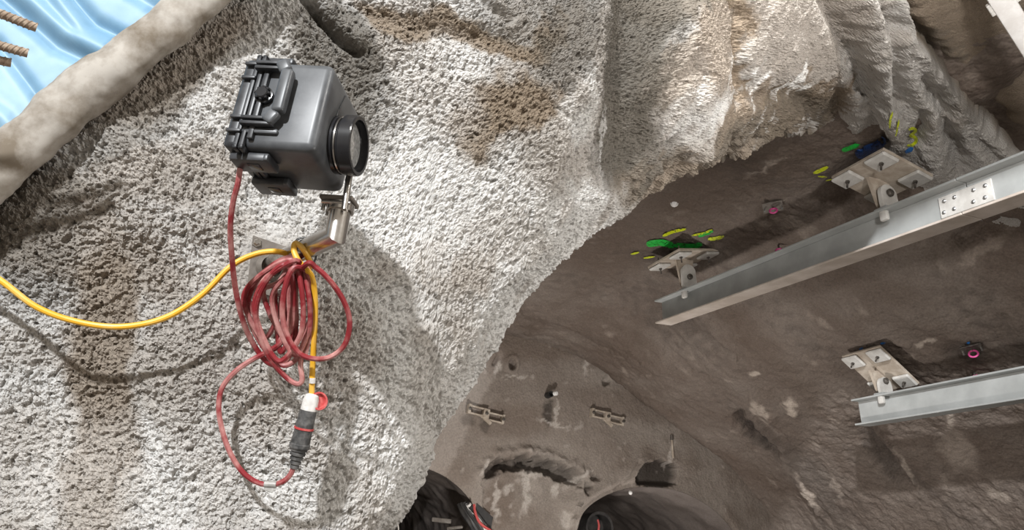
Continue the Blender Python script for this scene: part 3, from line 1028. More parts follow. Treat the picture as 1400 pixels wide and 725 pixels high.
# clamp and strap that hold the case on the pipe
cl = top_end
kx, ky = CX, wdir
b = B().lathe(rel(cl - dirB * 0.020), tuple(dirB), [(0, r_p + 0.001), (0, r_p + 0.006), (0.016, r_p + 0.006), (0.016, r_p + 0.001)], 28, True)
clamp = b.obj('clamp', M['steel'], brk, 30)
b = B()
b.box((0.075, 0.05, 0.010), rel(cl + dirB * 0.004 - CX * 0.006), 0.002, 1, basis(CX, wdir, CZ))
b.obj('saddle', M['steel_dull'], clamp)
for s in (-1, 1):
    p0 = cl - CX * 0.034 + wdir * 0.014 * s - dirB * 0.024
    B().cyl(rel(p0), rel(p0 + dirB * 0.034), 0.0042, None, 10).obj('clamp_bolt', M['steel'], clamp)
p0 = cl - dirB * 0.010 - wdir * (r_p + 0.004)
B().cyl(rel(p0 - CX * 0.034), rel(p0 + CX * 0.030), 0.004, None, 10).obj('clamp_bolt', M['steel'], clamp)
sp0 = P(471, 287, 1.56); sp1 = P(478, 238, 1.585)
sv = sp1 - sp0
b = B()
b.tube([rel(sp0), rel(sp0 + sv * 0.5), rel(sp1)], 0.0075, 12)
b.obj('upright_strap', M['steel'], brk, 40)

# ------------------------------------------------------------------ cables
def dpt(l, default=1.66):
    return [P(p[0], p[1], p[2] if len(p) > 2 else default) for p in l]


pc0 = P(408, 352, 1.66)
yel = empty('yellow_cable', 'yellow cable sagging in from the left and hitched round the steel pipe', 'cable', P(410, 350, 1.66))
yo = P(410, 350, 1.66)
path = dpt([(-420, 40, 1.34), (-330, 130, 1.38), (-230, 225, 1.43), (-140, 295, 1.47), (-60, 345, 1.51), (0, 383, 1.52), (50, 420, 1.53), (105, 440, 1.55), (165, 447, 1.57), (225, 435, 1.59), (275, 404, 1.62), (315, 365, 1.65), (348, 348, 1.67), (378, 344, 1.68), (396, 350, 1.70), (410, 362, 1.72),
            (420, 368, 1.70), (424, 360, 1.655), (414, 340, 1.625), (404, 333, 1.635), (402, 343, 1.62), (408, 357, 1.612), (418, 368, 1.615), (426, 378, 1.63), (430, 398, 1.645), (431, 430, 1.655), (429, 470, 1.665), (427, 510, 1.675), (426, 545, 1.68)])
b = B().tube([p - yo for p in spline(path, 9)], 0.0066, 10)
b.obj('sheath', M['yellow_cable'], yel)
for py_ in (487, 517):
    a = P(429 - (py_ - 487) * 0.05, py_, 1.671 + 0.003); c = P(428.5 - (py_ - 487) * 0.05, py_ + 7, 1.674)
    B().cyl(a - yo, c - yo, 0.0073, None, 12).obj('worn_sleeve', M['dusty_white'], yel)

ro = P(405, 360, 1.66)
red = empty('red_cable', 'dusty red cable coiled in hanging loops under the black case', 'cable', ro)
rng = random.Random(5)
rp = [(330, 214, 1.50), (328, 232, 1.50), (325, 252, 1.50), (319, 275, 1.51), (315, 310, 1.53), (317, 350, 1.56), (322, 395, 1.60), (331, 435, 1.63), (345, 468, 1.66), (365, 495, 1.68), (385, 498, 1.69), (400, 478, 1.69), (405, 440, 1.68), (404, 400, 1.67)]
loops = [  # top x, top y, bottom x, bottom y, left x, right x
    (408, 357, 382, 494, 348, 414), (398, 356, 372, 478, 333, 396), (414, 362, 404, 486, 372, 424), (404, 352, 388, 500, 338, 428), (418, 366, 398, 470, 360, 428), (402, 360, 384, 482, 376, 402),
    (410, 356, 414, 488, 388, 424), (396, 362, 362, 462, 340, 384)]
for k, (tx, ty, bx_, by_, lx, rx_) in enumerate(loops):
    dz = 1.605 + 0.012 * k + rng.uniform(-0.01, 0.01)
    my = (ty + by_) / 2
    rp += [(tx, ty, dz - 0.005), (tx - (tx - lx) * 0.68, ty + 22, dz), (lx, my - 14 + rng.uniform(-10, 10), dz + 0.015), (lx + (bx_ - lx) * 0.38, by_ - 30, dz + 0.03), (bx_, by_, dz + 0.04), (bx_ + (rx_ - bx_) * 0.72, by_ - 24, dz + 0.035), (rx_, my + 10 + rng.uniform(-10, 10), dz + 0.025), (rx_ - (rx_ - tx) * 0.3, ty + 38, dz + 0.01)]
# wide loop to the right, then the long pale ones and the drop to the plug
rp += [(418, 362, 1.60), (432, 366, 1.60), (452, 385, 1.61), (470, 412, 1.63), (478, 440, 1.645), (472, 470, 1.655), (454, 487, 1.655), (432, 491, 1.64), (410, 484, 1.63), (394, 462, 1.62), (386, 430, 1.61), (390, 392, 1.60), (402, 366, 1.60), (420, 372, 1.62), (425, 400, 1.65), (424, 440, 1.665), (415, 470, 1.672), (411, 498, 1.672), (413, 520, 1.672), (405, 525, 1.672), (390, 515, 1.67),
       (370, 492, 1.65), (357, 462, 1.635), (350, 430, 1.625), (356, 400, 1.615), (372, 374, 1.605), (388, 362, 1.60), (398, 372, 1.61), (402, 410, 1.63), (400, 445, 1.65), (385, 468, 1.66),
       (368, 480, 1.665), (345, 492, 1.665), (322, 508, 1.66), (304, 530, 1.655), (299, 556, 1.65), (303, 585, 1.65), (314, 618, 1.65), (331, 645, 1.652), (352, 660, 1.657), (372, 663, 1.66), (388, 658, 1.66), (397, 649, 1.66), (401, 640, 1.66)]
pth = spline([P(*p) for p in rp], 8)
B().tube([p - ro for p in pth], 0.0061, 8).obj('sheath', M['red_cable'], red)
for (x0, y0, x1, y1, z, nm) in ((362, 662, 378, 663, 1.659, 'tape_wrap'),):
    B().cyl(P(x0, y0, z) - ro, P(x1, y1, z) - ro, 0.0078, None, 12).obj(nm, M['grey_tape'], red)
    B().box((0.022, 0.003, 0.012), tuple(P(368, 669, 1.655) - ro), 0.001, 1, Matrix.Rotation(0.3, 3, 'Y')).obj('tape_end', M['grey_tape'], red)
# black cable tie that holds the coil to the pipe
tc_ = pw + dirA * (np.linalg.norm(elbow - pw) * 0.55)
t1 = np.cross(dirA, [0, 0, 1.0]); t1 /= np.linalg.norm(t1); t2 = np.cross(dirA, t1)
tie = [tc_ - ro + (t1 * math.cos(a) + t2 * math.sin(a)) * (r_p + 0.004 + (0.012 if t2[2] * math.sin(a) < 0 else 0) * abs(math.sin(a))) for a in np.linspace(0, 2 * math.pi, 25)]
B().tube(tie, 0.0026, 6).obj('cable_tie', M['black_gloss'], red)

# plug and socket
ca = P(427, 540, 1.678); cb = P(402, 641, 1.66)
con = empty('cable_connector', 'dusty black plug and pale socket joining the yellow and red cables, with red cap', 'connector', cb)
ax = ca - cb; LN = np.linalg.norm(ax); ax /= LN
z0 = (0, 0, 0)
B().lathe(z0, ax, [(0.0, 0.007), (0.001, 0.010), (0.006, 0.0105), (0.007, 0.009), (0.010, 0.009), (0.011, 0.0125), (0.016, 0.013), (0.017, 0.011), (0.020, 0.011), (0.021, 0.0150), (0.026, 0.0155), (0.027, 0.013), (0.030, 0.013), (0.031, 0.0175), (0.036, 0.018), (0.037, 0.016), (0.040, 0.016), (0.041, 0.0195), (0.048, 0.020)], 20).obj('strain_relief', M['dusty_black'], con, 25)
B().lathe(z0, ax, [(0.046, 0.0), (0.046, 0.022), (0.049, 0.0235), (0.056, 0.0235), (0.058, 0.0215), (0.094, 0.0205), (0.094, 0.0)], 22).obj('plug_body', M['dusty_black'], con, 25)
B().lathe(z0, ax, [(0.090, 0.018), (0.090, 0.0225), (0.0945, 0.0225), (0.0945, 0.018)], 22, True).obj('red_band', M['red_plastic'], con, 25)
B().lathe(z0, ax, [(0.093, 0.0), (0.093, 0.0205), (0.128, 0.0195), (0.134, 0.0185), (0.134, 0.0)], 22).obj('socket_collar', M['dusty_black'], con, 25)
B().lathe(z0, ax, [(0.133, 0.0), (0.133, 0.0185), (0.158, 0.0175), (0.168, 0.0150), (0.172, 0.0085), (0.173, 0.0)], 22).obj('socket_body', M['dusty_white'], con, 25)
capc = P(434, 549, 1.685) - cb
vdir = CAM - P(434, 549, 1.685); vdir /= np.linalg.norm(vdir)
cn = np.array(vdir) * 0.8 + np.array([0.5, 0, 0.1]); cn /= np.linalg.norm(cn)
B().lathe(capc, cn, [(0, 0.0), (0, 0.021), (0.010, 0.021), (0.010, 0.017), (0.003, 0.016), (0.003, 0.0)], 24).obj('socket_cap', M['red_plastic'], con, 25)

# ------------------------------------------------------------------ membrane, fleece roll and rebar ends
HEM = [(-520, 760, 1.26), (-400, 610, 1.34), (-300, 505, 1.41), (-190, 400, 1.48), (-100, 315, 1.53), (-40, 262, 1.57), (0, 226, 1.595), (60, 172, 1.63), (120, 120, 1.67), (190, 66, 1.71), (250, 20, 1.75), (300, -20, 1.79), (380, -95, 1.85), (450, -160, 1.9)]
hp = spline([P(*p) for p in HEM], 16)
rads = np.interp(np.arange(len(hp)), [0, 48, len(hp) - 1], [0.07, 0.066, 0.050])
fo = P(120, 120, 1.67)
V = []
ns = 40
for i, p in enumerate(hp):
    t = hp[min(i + 1, len(hp) - 1)] - hp[max(i - 1, 0)]; t /= np.linalg.norm(t)
    n1 = np.cross(t, [0, 1.0, 0.35]); n1 /= np.linalg.norm(n1); n2 = np.cross(t, n1)
    for k in range(ns):
        a = 2 * math.pi * k / ns
        V.append(p + (n1 * math.cos(a) + 0.72 * n2 * math.sin(a)) * rads[i])
V = np.array(V); cen = np.repeat(np.array(hp), ns, 0)
dr = V - cen; dr /= np.linalg.norm(dr, axis=1)[:, None]
V = V + dr * (0.010 * noise(V, 0.16, 71) + 0.006 * noise(V, 0.06, 72) + 0.0018 * noise(V, 0.014, 73))[:, None]
V = V.reshape(len(hp), ns, 3)
V = np.concatenate([V, V[:, :1]], 1).reshape(-1, 3)
me = grid_mesh('fleece_roll', V - fo, len(hp), ns + 1, M['fleece'])
o = link('fleece_roll', me, None); o.location = fo
tag(o, 'dusty grey-brown rolled fleece edge running diagonally below the blue sheet', 'fleece roll')

# blue sheet: from behind the roll up and to the left, with diagonal folds
nA, nB_ = 330, 190
hx = np.array([p[0] for p in HEM], float); hy = np.array([p[1] for p in HEM], float); hz = np.array([p[2] for p in HEM])
tA = np.linspace(0, len(HEM) - 1, nA); ii = np.arange(len(HEM))
bx0 = np.interp(tA, ii, hx); by0 = np.interp(tA, ii, hy); bz0 = np.interp(tA, ii, hz)
sB = np.linspace(0, 1, nB_)
SX = bx0[:, None] - 520 * sB[None] ; SY = by0[:, None] - 460 * sB[None]
SD = bz0[:, None] + 0.02 - 0.02 * sB[None] + 0 * SX
sheet = P(SX, SY, SD).reshape(-1, 3)
sn = grid_normals(sheet, nA, nB_)
sx, sy = SX.ravel(), SY.ravel()


def fold(pts, amp, w):
    return amp * np.exp(-(poly_dist(sx + 6 * noise(sheet, 0.2, 74), sy, pts) / w) ** 2)


hs = 0.006 * noise(sheet, 0.2, 75) + 0.0015 * noise(sheet, 0.05, 76)
hs += fold([(-60, -60), (30, 20), (75, 60), (130, 85)], -0.018, 11) + fold([(-40, -60), (45, 5), (95, 50), (140, 75)], 0.016, 10)
hs += fold([(60, -60), (98, -5), (130, 30), (185, 58), (205, 60)], -0.02, 9) + fold([(45, -60), (85, 5), (118, 45), (160, 75)], 0.012, 11)
hs += fold([(0, 60), (30, 100), (60, 140)], -0.012, 8) + fold([(150, -60), (180, -10), (230, 20)], -0.012, 10)
hs += fold([(-40, 130), (10, 165), (30, 190)], 0.012, 12)
sheet = sheet + sn * hs[:, None]
so = P(40, 60, 1.62)
me = grid_mesh('blue_membrane', sheet - so, nA, nB_, M['blue'])
o = link('blue_membrane', me, None); o.location = so
md = o.modifiers.new('thickness', 'SOLIDIFY'); md.thickness = 0.003
tag(o, 'light blue waterproofing membrane sheet with diagonal folds at the upper left', 'membrane')

rb_lab = ['uppermost of three rusty ribbed rebar ends in front of the blue membrane', 'middle one of three rusty rebar ends in front of the blue membrane', 'lowest and shortest rebar end in front of the blue membrane']
for k, (x0, y0, x1, y1, z0_, z1_) in enumerate(((-450, -157, 50, 38, 1.12, 1.42), (-450, -64, 38, 73, 1.14, 1.42), (-450, -10, 15, 86, 1.14, 1.42))):
    a = P(x0, y0, z0_); c = P(x1, y1, z1_)
    e = empty('rebar', rb_lab[k], 'rebar', c, group='rebar ends')
    dv = (a - c); L = np.linalg.norm(dv); dv /= L
    B().cyl((0, 0, 0), dv * L, 0.0085, None, 14).obj('bar', M['rebar'], e)
    n1 = np.cross(dv, [0, 0, 1.0]); n1 /= np.linalg.norm(n1); n2 = np.cross(dv, n1)
    rbb = B()
    s = 0.006
    while s < L:
        ring = [(dv * (s + 0.006 * math.sin(t)) + (n1 * math.cos(t) + n2 * math.sin(t)) * 0.0086) for t in np.linspace(0, 2 * math.pi, 13)]
        rbb.tube(ring, 0.0013, 5)
        s += 0.009
    o = rbb.obj('ribs', M['rebar'], e)
    o['kind'] = 'stuff'

# ------------------------------------------------------------------ steel beams
BH, BW, TF, TW = 0.30, 0.235, 0.020, 0.014


def beam(name, label, pa, pb, splits, mats):
    """pa far end (web centre), pb near end; splits = fractions where segments butt"""
    ax_ = pb - pa; L = np.linalg.norm(ax_); ax_ /= L
    sd = np.cross(ax_, [0, 0, 1.0]); sd /= np.linalg.norm(sd)
    if sd @ E < 0:
        sd = -sd
    upv = np.cross(sd, ax_)
    if upv[2] < 0:
        upv = -upv
    e = empty(name, label, 'beam', pa, basis(sd, ax_, upv) if np.dot(np.cross(sd, ax_), upv) > 0 else basis(-sd, ax_, upv), 'steel I-beams under the vault')
    cuts = [0] + splits + [1]
    for s0, s1 in zip(cuts[:-1], cuts[1:]):
        y0 = s0 * L + (0.004 if s0 else 0); y1 = s1 * L - (0.004 if s1 < 1 else 0)
        for nm, sz, zc, m in (('top_flange', (BW, y1 - y0, TF), BH / 2 - TF / 2, mats[0]), ('web', (TW, y1 - y0, BH - 2 * TF), 0, mats[0]), ('bottom_flange', (BW, y1 - y0, TF), -BH / 2 + TF / 2, mats[1])):
            B().box(sz, (0, (y0 + y1) / 2, zc), 0.003, 1).obj(nm, m, e)
    return e, L, sd, ax_, upv


b1a = P(906, 428, 9.2); b1b0 = P(1400, 244, 5.25)
b1b = b1a + (b1b0 - b1a) * 1.35
be1, L1, sd1, ax1, up1 = beam('steel_beam', 'long upper grey steel I-beam with a bolted splice plate', b1a, b1b, [0.672], (M['beam'], M['beam_lit']))
b2a = P(1176, 565, 8.6); b2b0 = P(1400, 526, 6.95)
b2b = b2a + (b2b0 - b2a) * 2.2
be2, L2, sd2, ax2, up2 = beam('steel_beam', 'lower shorter-looking pale steel I-beam near the right edge', b2a, b2b, [], (M['beam'], M['beam']))


def along(pa, ax_, sd_, x):
    """distance along a beam at which its centre line passes photo column x"""
    s = np.linspace(-0.5, 8, 4000)
    X, _ = project(pa + s[:, None] * ax_)
    return s[np.argmin(np.abs(X - x))]


# splice plate on the web, bolts on it
sgn = -1 if (be1.matrix_world.to_3x3() @ Vector((1, 0, 0))).dot(Vector(E)) > 0 else 1
s_a = along(b1a, ax1, sd1, 1287); s_b = along(b1a, ax1, sd1, 1360)
sp = B().box((0.014, s_b - s_a, 0.175), (sgn * (TW / 2 + 0.008), (s_a + s_b) / 2, 0.0), 0.003, 1).obj('splice_plate', M['lug'], be1)
bm_ = B().lathe((0, 0, 0), (sgn, 0, 0), [(0, 0.016), (0.004, 0.016), (0.004, 0.012), (0.012, 0.012), (0.016, 0.008), (0.017, 0.0)], 10).mesh('bolt', 30)
for k, f in enumerate((0.10, 0.30, 0.66, 0.87)):
    for zc in (-0.045, 0.045):
        o = link('bolt', bm_, M['bolt'], sp)
        o.location = (sgn * (TW / 2 + 0.015), s_a + (s_b - s_a) * (f - (0.02 if zc < 0 else -0.02)), zc)


# ------------------------------------------------------------------ hanger brackets
def hanger(label, pa, ax_, sd_, up_, xpix, ht, theta, su, sv_, off_u=0.0, off_v=0.0, scale=1.0):
    s = along(pa, ax_, sd_, xpix)
    o0 = pa + ax_ * s + up_ * (BH / 2)
    e = empty('hanger_bracket', label, 'bracket', o0, basis(E, D, np.array([0, 0, 1.0])), 'hanger brackets that carry the beams')
    rot = Matrix.Rotation(theta, 3, 'Y')
    pcn = Vector((off_u, off_v, ht))
    plate = B().box((su, sv_, 0.03), tuple(pcn), 0.004, 1, rot).obj('base_plate', M['plate'], e)
    k = scale
    blk = B().box((0.16 * k, 0.19 * k, 0.036), (0, 0, 0), 0.014, 1).mesh('clamp_block')
    std = B().cyl((0, 0, -0.075 * k), (0, 0, 0.12), 0.009, None, 8)
    std.lathe((0, 0, -0.016), (0, 0, -1), [(0, 0.02), (0.02, 0.02), (0.02, 0.0)], 6)
    stud = std.mesh('stud')
    for a in (-1, 1):
        for c in (-1, 1):
            o = link('clamp_block', blk, M['lug'], e)
            o.location = pcn + rot @ Vector((a * su * 0.34, c * sv_ * 0.32, -0.034))
            o.rotation_euler = (0, theta, 0)
            t = link('stud', stud, M['bolt_dark'] if a * c > 0 else M['bolt'], o)
    # upper lug hangs from the plate, lower lug stands on the beam, a pin joins them
    w1, w2 = 0.085 * k, 0.062 * k
    zt = ht - 0.015 - off_u * 0
    out = [(-w1 * 1.25, zt), (w1 * 1.25, zt - 0.0)]
    zl = 0.075
    for q_ in range(9):
        t = -math.pi * q_ / 8
        out.append((w2 * math.cos(t), zl + 0.02 + w2 * 0.9 * math.sin(t)))
    B().prism(out, (1, 0, 0), (0, 0, 1), (0, 1, 0), 0.03, (0, 0.022, 0)).obj('upper_lug', M['plate'], e, 30)
    out = [(-0.075 * k, 0.0), (0.075 * k, 0.0), (0.085 * k, 0.06)]
    zt2 = min(ht - 0.10, 0.27 * k)
    for q_ in range(11):
        t = math.pi * q_ / 10
        out.append((0.082 * k * math.cos(t), zt2 - 0.075 * k + 0.075 * k * math.sin(t)))
    out.append((-0.085 * k, 0.06))
    lug = B().prism(out, (1, 0, 0), (0, 0, 1), (0, 1, 0), 0.035, (0, -0.045, 0)).obj('lower_lug', M['lug'], e, 30)
    pin = B().lathe((0, 0.06, 0.135 * k), (0, -1, 0), [(0, 0.0), (0, 0.026), (0.112, 0.026), (0.112, 0.036), (0.128, 0.036), (0.132, 0.028), (0.140, 0.024), (0.140, 0.0)], 14).obj('pin', M['bolt_dark'], e, 30)
    B().box((0.05, 0.075, 0.10), (-0.075, -0.02, -0.055), 0.018, 2).obj('flange_clamp', M['lug'], e)
    B().box((0.20, 0.13, 0.02), (0.0, -0.01, 0.010), 0.003, 1).obj('foot_plate', M['beam'], e)
    return e


hanger('far hanger bracket with square plate under green and yellow paint', b1a, ax1, sd1, up1, 942, 0.43, math.radians(-8), 0.59, 0.68, 0.0, 0.05, 1.2)
hanger('near hanger bracket with large tilted plate beside the painted number 3', b1a, ax1, sd1, up1, 1217, 0.34, math.radians(15), 0.56, 0.57, 0.0, 0.0, 1.15)
hanger('hanger bracket with steeply tilted plate above the lower beam end', b2a, ax2, sd2, up2, 1212, 0.30, math.radians(37), 0.64, 0.55, 0.0, 0.0, 1.15)

# ------------------------------------------------------------------ ring bolts on the vault
ring_lab = {(1056, 286): 'ring bolt with pink ring on a small plate, left of the near hanger', (1064, 341): 'pink ring bolt just above the long beam', (1327, 480): 'dark boxed anchor with pink ring right of the tilted plate', (1331, 514): 'pink ring bolt just above the lower beam'}
for (x, y), lab in ring_lab.items():
    p, n = S2.hit(x, y - 6)
    n = np.array([-0.15, -0.45, -0.88]); n /= np.linalg.norm(n)
    e = empty('ring_bolt', lab, 'ring bolt', p, group='pink ring bolts on the vault')
    r_ = 0.042 if y > 400 else 0.036
    view = CAM - p; view /= np.linalg.norm(view)
    a1 = np.cross(view, n); a1 /= np.linalg.norm(a1)
    cen_ = n * 0.10
    pts = [cen_ + (a1 * math.cos(t) + n * math.sin(t)) * r_ for t in np.linspace(0, 2 * math.pi, 17)]
    B().tube(pts, 0.010, 8).obj('ring', M['pink'], e)
    B().cyl(-n * 0.06, n * 0.065, 0.011, None, 8).obj('shank', M['bolt_dark'], e)
    if (x, y) in ((1056, 286), (1327, 480)):
        rot = basis(a1, np.cross(n, a1), n)
        B().box((0.20, 0.13, 0.018), tuple(n * 0.035), 0.003, 1, rot).obj('anchor_plate', M['steel_dull'] if y < 400 else M['bolt_dark'], e)
        for s in (-1, 1):
            B().cyl(a1 * 0.085 * s - n * 0.05, a1 * 0.085 * s + n * 0.085, 0.010, None, 8).obj('anchor_rod', M['bolt'], e)

# white plugs
for (x, y, S, lab) in ((922, 278, S2, 'small white plug stuck on the vault above the far hanger'), (862, 674, S3, 'tiny white plug over the right-hand tunnel mouth')):
    p, n = S.hit(x, y)
    view = CAM - p; view /= np.linalg.norm(view)
    e = empty('white_plug', lab, 'plug', p)
    rr_ = 0.034 if S is S2 else 0.026
    B().lathe(-view * 0.03, view, [(0, rr_), (0.05, rr_), (0.07, rr_ * 0.8), (0.075, 0.0)], 14).obj('cap', M['white_paint'], e, 50)
    B().lathe(-view * 0.03, view, [(0, rr_ * 1.3), (0.035, rr_ * 1.3), (0.04, rr_ * 1.0)], 14).obj('flange', M['dusty_white'], e, 50)

# ------------------------------------------------------------------ fixtures on the end wall
def fixture(label, x, y, ang, flip):
    p, n = S3.hit(x, y)
    c, s = math.cos(ang), math.sin(ang)
    ex = E * c - np.array([0, 0, 1.0]) * s
    ez = E * s + np.array([0, 0, 1.0]) * c
    e = empty('rail_bracket', label, 'bracket', p - D * 0.02, basis(ex, D, ez), 'steel rail brackets on the end wall')
    f = -1 if flip else 1
    for z_ in (-0.055, 0.055):
        B().box((0.27, 0.05, 0.025), (-0.15 * f, -0.05, z_), 0.004, 1).obj('rail', M['plate'], e)
        B().box((0.25, 0.05, 0.025), (0.18 * f, -0.05, z_ - 0.035), 0.004, 1).obj('rail', M['plate'], e)
    for x_, zz_, w_ in ((-0.28, 0, 0.05), (0.0, -0.01, 0.10), (0.29, -0.035, 0.04)):
        bl = B().box((w_, 0.10, 0.15), (x_ * f, -0.05, zz_), 0.006, 1).obj('end_block', M['plate'], e)
        B().lathe((x_ * f, -0.10, zz_), (0, -1, 0), [(0, 0.026), (0.02, 0.026), (0.022, 0.018), (0.04, 0.018), (0.04, 0)], 8).obj('nut', M['bolt_dark'], bl, 30)
    B().box((0.20, 0.04, 0.05), (0.02 * f, -0.06, -0.10), 0.004, 1, Matrix.Rotation(0.5 * f, 3, 'Y')).obj('strut', M['plate'], e)
    return e


fixture('steel rail bracket on the end wall beside the near pillar edge', 662, 566, math.radians(10), False)
fixture('steel rail bracket with slanted strut at the right of the end wall', 827, 570, math.radians(8), False)

p, n = S3.hit(748, 541)
e = empty('drain_stub', 'black pipe stub with white tip above a damp streak on the end wall', 'pipe stub', p)
B().lathe(-D * -0.05, -D, [(0, 0.05), (0.20, 0.05), (0.20, 0.038), (0.1, 0.036), (0.1, 0)], 18).obj('pipe', M['black_duct'], e, 30)
B().lathe(-D * 0.15 + E * 0.055 + np.array([0, 0, 0.01]), -D + 0.5 * E, [(0, 0.0), (0, 0.036), (0.05, 0.036), (0.06, 0.028), (0.06, 0)], 14).obj('white_tip', M['white_paint'], e, 30)
p, n = S3.hit(918, 612)
e = empty('grout_pipe', 'thin upright grout pipe above the boxed recess on the end wall', 'pipe', p)
B().cyl(np.array([0, 0, -0.18]) - D * 0.03, np.array([0, 0, 0.15]) - D * 0.03, 0.022, 0.016, 12).obj('tube', M['plate'], e)
B().cyl(np.array([0, 0, 0.12]) - D * 0.03, np.array([0, 0, 0.2]) - D * 0.03, 0.026, None, 12).obj('cap', M['bolt_dark'], e)

# black folded duct and red-edged strip in the left tunnel mouth
p0 = W(*[np.array(v) for v in (on_end_wall(640, 700)[0], VEND - 0.45, on_end_wall(640, 700)[1])])
e = empty('folded_duct', 'black pleated ventilation duct end in the left tunnel mouth', 'duct', p0)


def ew(x, y, dv):
    u_, z_ = on_end_wall(x, y, VEND + dv)
    return W(np.array(u_), np.array(VEND + dv), np.array(z_)) - p0


for k in range(6):
    f = k * 5.5
    pts = spline([ew(628 + f * 0.55, 690 + f * 0.1 - 4 * math.sin(k * 0.6), -0.05 - 0.03 * k), ew(634 + f * 0.7, 703 + f * 0.1, -0.14), ew(643 + f * 0.8, 716 + f * 0.2, -0.16), ew(655 + f * 0.9, 740, -0.10)], 6)
    B().tube(pts, 0.042, 8).obj('pleat', M['black_duct'] if k != 4 else M['dusty_white'], e)
pts = spline([ew(648, 690, -0.22), ew(650, 702, -0.26), ew(657, 716, -0.27), ew(674, 728, -0.22)], 8)
B().tube(pts, 0.020, 8).obj('red_edge_strip', M['red_plastic'], e)
b = B()
b.prism([(0, 0), (0.26, -0.20), (0.22, -0.42), (-0.02, -0.30)], E, (0, 0, 1), D, 0.05, tuple(ew(652, 688, -0.02)))
b.obj('flap', M['black_duct'], e)
for (x, y, w_, h_, a_) in ((604, 712, 0.30, 0.07, 0.1), (622, 722, 0.25, 0.05, -0.1)):
    u_, z_ = on_end_wall(x, y, VEND + 0.6)
    p = W(np.array(u_), np.array(VEND + 0.6), np.array(z_))
    o = B().box((w_, 0.10, h_), (0, 0, 0), 0.015, 2, Matrix.Rotation(a_, 3, 'Y')).obj('board', M['steel_dull'])
    o.location = p
    tag(o, 'flat grey board lying in the dark left tunnel mouth, ' + ('left one' if x < 610 else 'right one'), 'board', 'boards in the left tunnel')
# dark duct and red hose in the right mouth
u_, z_ = on_end_wall(808, 722, VEND + 0.5)
p = W(np.array(u_), np.array(VEND + 0.5), np.array(z_))
e = empty('drift_duct', 'dark round duct with red hose inside the right tunnel mouth', 'duct', p)
B().lathe((0, 0, 0), -D, [(0, 0.0), (0, 0.24), (0.3, 0.25), (0.3, 0.21), (0.05, 0.2), (0.05, 0)], 24).obj('duct', M['black_duct'], e, 30)
pts = spline([np.array([0.06, 0, -0.35]), np.array([0.07, -0.34, -0.1]), np.array([0.09, -0.36, 0.03]), np.array([0.08, -0.34, 0.12])], 6)
B().tube(pts, 0.016, 8).obj('red_hose', M['red_plastic'], e)

# white strip light casing at the upper right corner
pa, pb = P(1322, -75, 4.12), P(1462, 147, 4.8)
ws = empty('white_strip', 'white plastic strip on the roof in the upper right corner', 'strip', (pa + pb) / 2)
ax_ = pb - pa; LL = np.linalg.norm(ax_); ax_ /= LL
sd_ = np.cross(ax_, CAM - pa); sd_ /= np.linalg.norm(sd_); nn_ = np.cross(sd_, ax_)
B().box((0.12, LL, 0.05), (0, 0, 0), 0.012, 2, basis(sd_, ax_, nn_)).obj('casing', M['white_paint'], ws)
B().box((0.16, 0.09, 0.03), tuple(-ax_ * LL * 0.18), 0.004, 1, basis(sd_, ax_, nn_)).obj('clip', M['dusty_white'], ws)


# ------------------------------------------------------------------ spray-paint marks on the rock
def paint(label, mat, strokes, S, lift=0.012):
    """strokes: list of (polyline in photo px, width px); laid on the rock itself"""
    par = None
    for pts, w in strokes:
        b = B()
        pts = [np.array(p, float) for p in pts]
        n = max(4, int(sum(np.linalg.norm(pts[i + 1] - pts[i]) for i in range(len(pts) - 1)) / 2.2))
        dense_ = spline(pts, 12)
        pick = [dense_[int(k)] for k in np.linspace(0, len(dense_) - 1, n)]
        rows = []
        m = max(2, int(w / 2.2) + 1)
        for k, q in enumerate(pick):
            t = pick[min(k + 1, n - 1)] - pick[max(k - 1, 0)]
            t = t / (np.linalg.norm(t) + 1e-9)
            nn = np.array([-t[1], t[0]])
            end = min(1.0, 0.45 + 0.3 * min(k, n - 1 - k))
            row = []
            for j in range(m):
                qq = q + nn * (j / (m - 1) - 0.5) * w * end
                p, nr_ = S.hit(qq[0], qq[1], 10)
                v = CAM - p; v /= np.linalg.norm(v)
                p = p + (nr_ * 0.6 + v * 0.6) * lift
                if par is None:
                    o0 = p
                    par = empty('paint_mark', label, 'paint mark', o0, group='spray paint marks on the rock')
                row.append(b.bm.verts.new(p - o0))
            rows.append(row)
        for r0, r1 in zip(rows[:-1], rows[1:]):
            for j in range(m - 1):
                b.bm.faces.new((r0[j], r0[j + 1], r1[j + 1], r1[j]))
        b.obj('stroke', mat, par, 180)


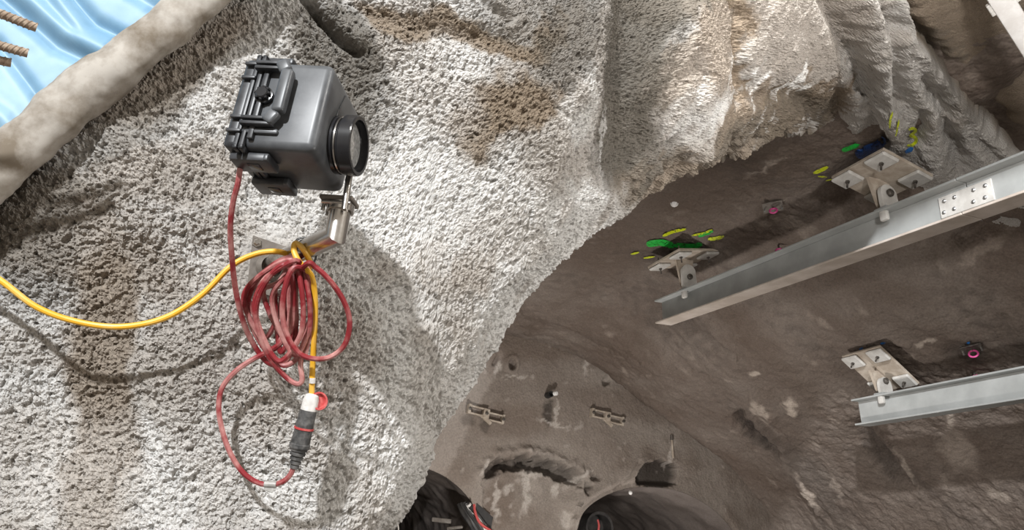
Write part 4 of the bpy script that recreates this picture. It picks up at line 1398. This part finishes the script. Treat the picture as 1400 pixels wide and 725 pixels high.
paint('green spray paint behind the far hanger plate', M['p_green'], [([(884, 333), (905, 331), (922, 336)], 9), ([(922, 334), (945, 336), (960, 333)], 7), ([(955, 322), (975, 315)], 5)], S2, 0.02)
paint('yellow spray paint strokes above the far hanger plate', M['p_yellow'], [([(906, 322), (920, 316), (938, 312)], 4), ([(946, 321), (962, 318), (974, 313)], 3), ([(968, 326), (980, 325), (990, 322)], 5), ([(862, 347), (874, 344)], 3), ([(880, 352), (895, 350)], 2.5)], S2, 0.02)
S12 = Surf(np.concatenate([Vw[:NR * NC][(PX[:NR * NC] > 1080) & (PY[:NR * NC] > -20)], Vc[(vx > 1080) & (vy < 320) & (vy > 190)]]), np.concatenate([Nn[:NR * NC][(PX[:NR * NC] > 1080) & (PY[:NR * NC] > -20)], Nv[(vx > 1080) & (vy < 320) & (vy > 190)]]))
paint('short green paint dash left of the near hanger plate', M['p_green'], [([(1151, 204), (1165, 199), (1180, 193)], 6)], S12, 0.03)
paint('yellow paint scribble at the left corner of the near hanger plate', M['p_yellow'], [([(1112, 235), (1122, 231), (1132, 226)], 5), ([(1118, 239), (1130, 240)], 2.5), ([(1128, 245), (1138, 243)], 2)], S12, 0.03)
paint('dark blue paint patch above the near hanger plate', M['p_blue'], [([(1170, 211), (1185, 203), (1200, 197), (1210, 186)], 13)], S12, 0.03)
paint('pair of thin yellow paint lines above the near hanger plate', M['p_yellow'], [([(1219, 150), (1216, 162), (1215, 173)], 3), ([(1228, 161), (1226, 172), (1223, 184)], 2.5)], S12, 0.03)
paint('yellow spray-painted number 3 on the rock beside the near hanger', M['p_yellow'], [([(1241, 175), (1247, 173), (1251, 176), (1247, 181), (1243, 184), (1249, 185), (1252, 190), (1247, 196), (1240, 196)], 4.2)], S12, 0.03)
paint('bright blue paint dab below the painted number 3', M['p_lblue'], [([(1238, 206), (1245, 202), (1248, 199)], 7)], S12, 0.03)
paint('bright blue paint dab on the left above the tilted plate', M['p_lblue'], [([(1175, 477), (1180, 475)], 4)], S2, 0.02)
paint('bright blue paint dab on the right above the tilted plate', M['p_lblue'], [([(1204, 469), (1211, 468)], 4)], S2, 0.02)
paint('blue paint dab above the dark boxed anchor', M['p_lblue'], [([(1322, 469), (1326, 467)], 4)], S2, 0.02)
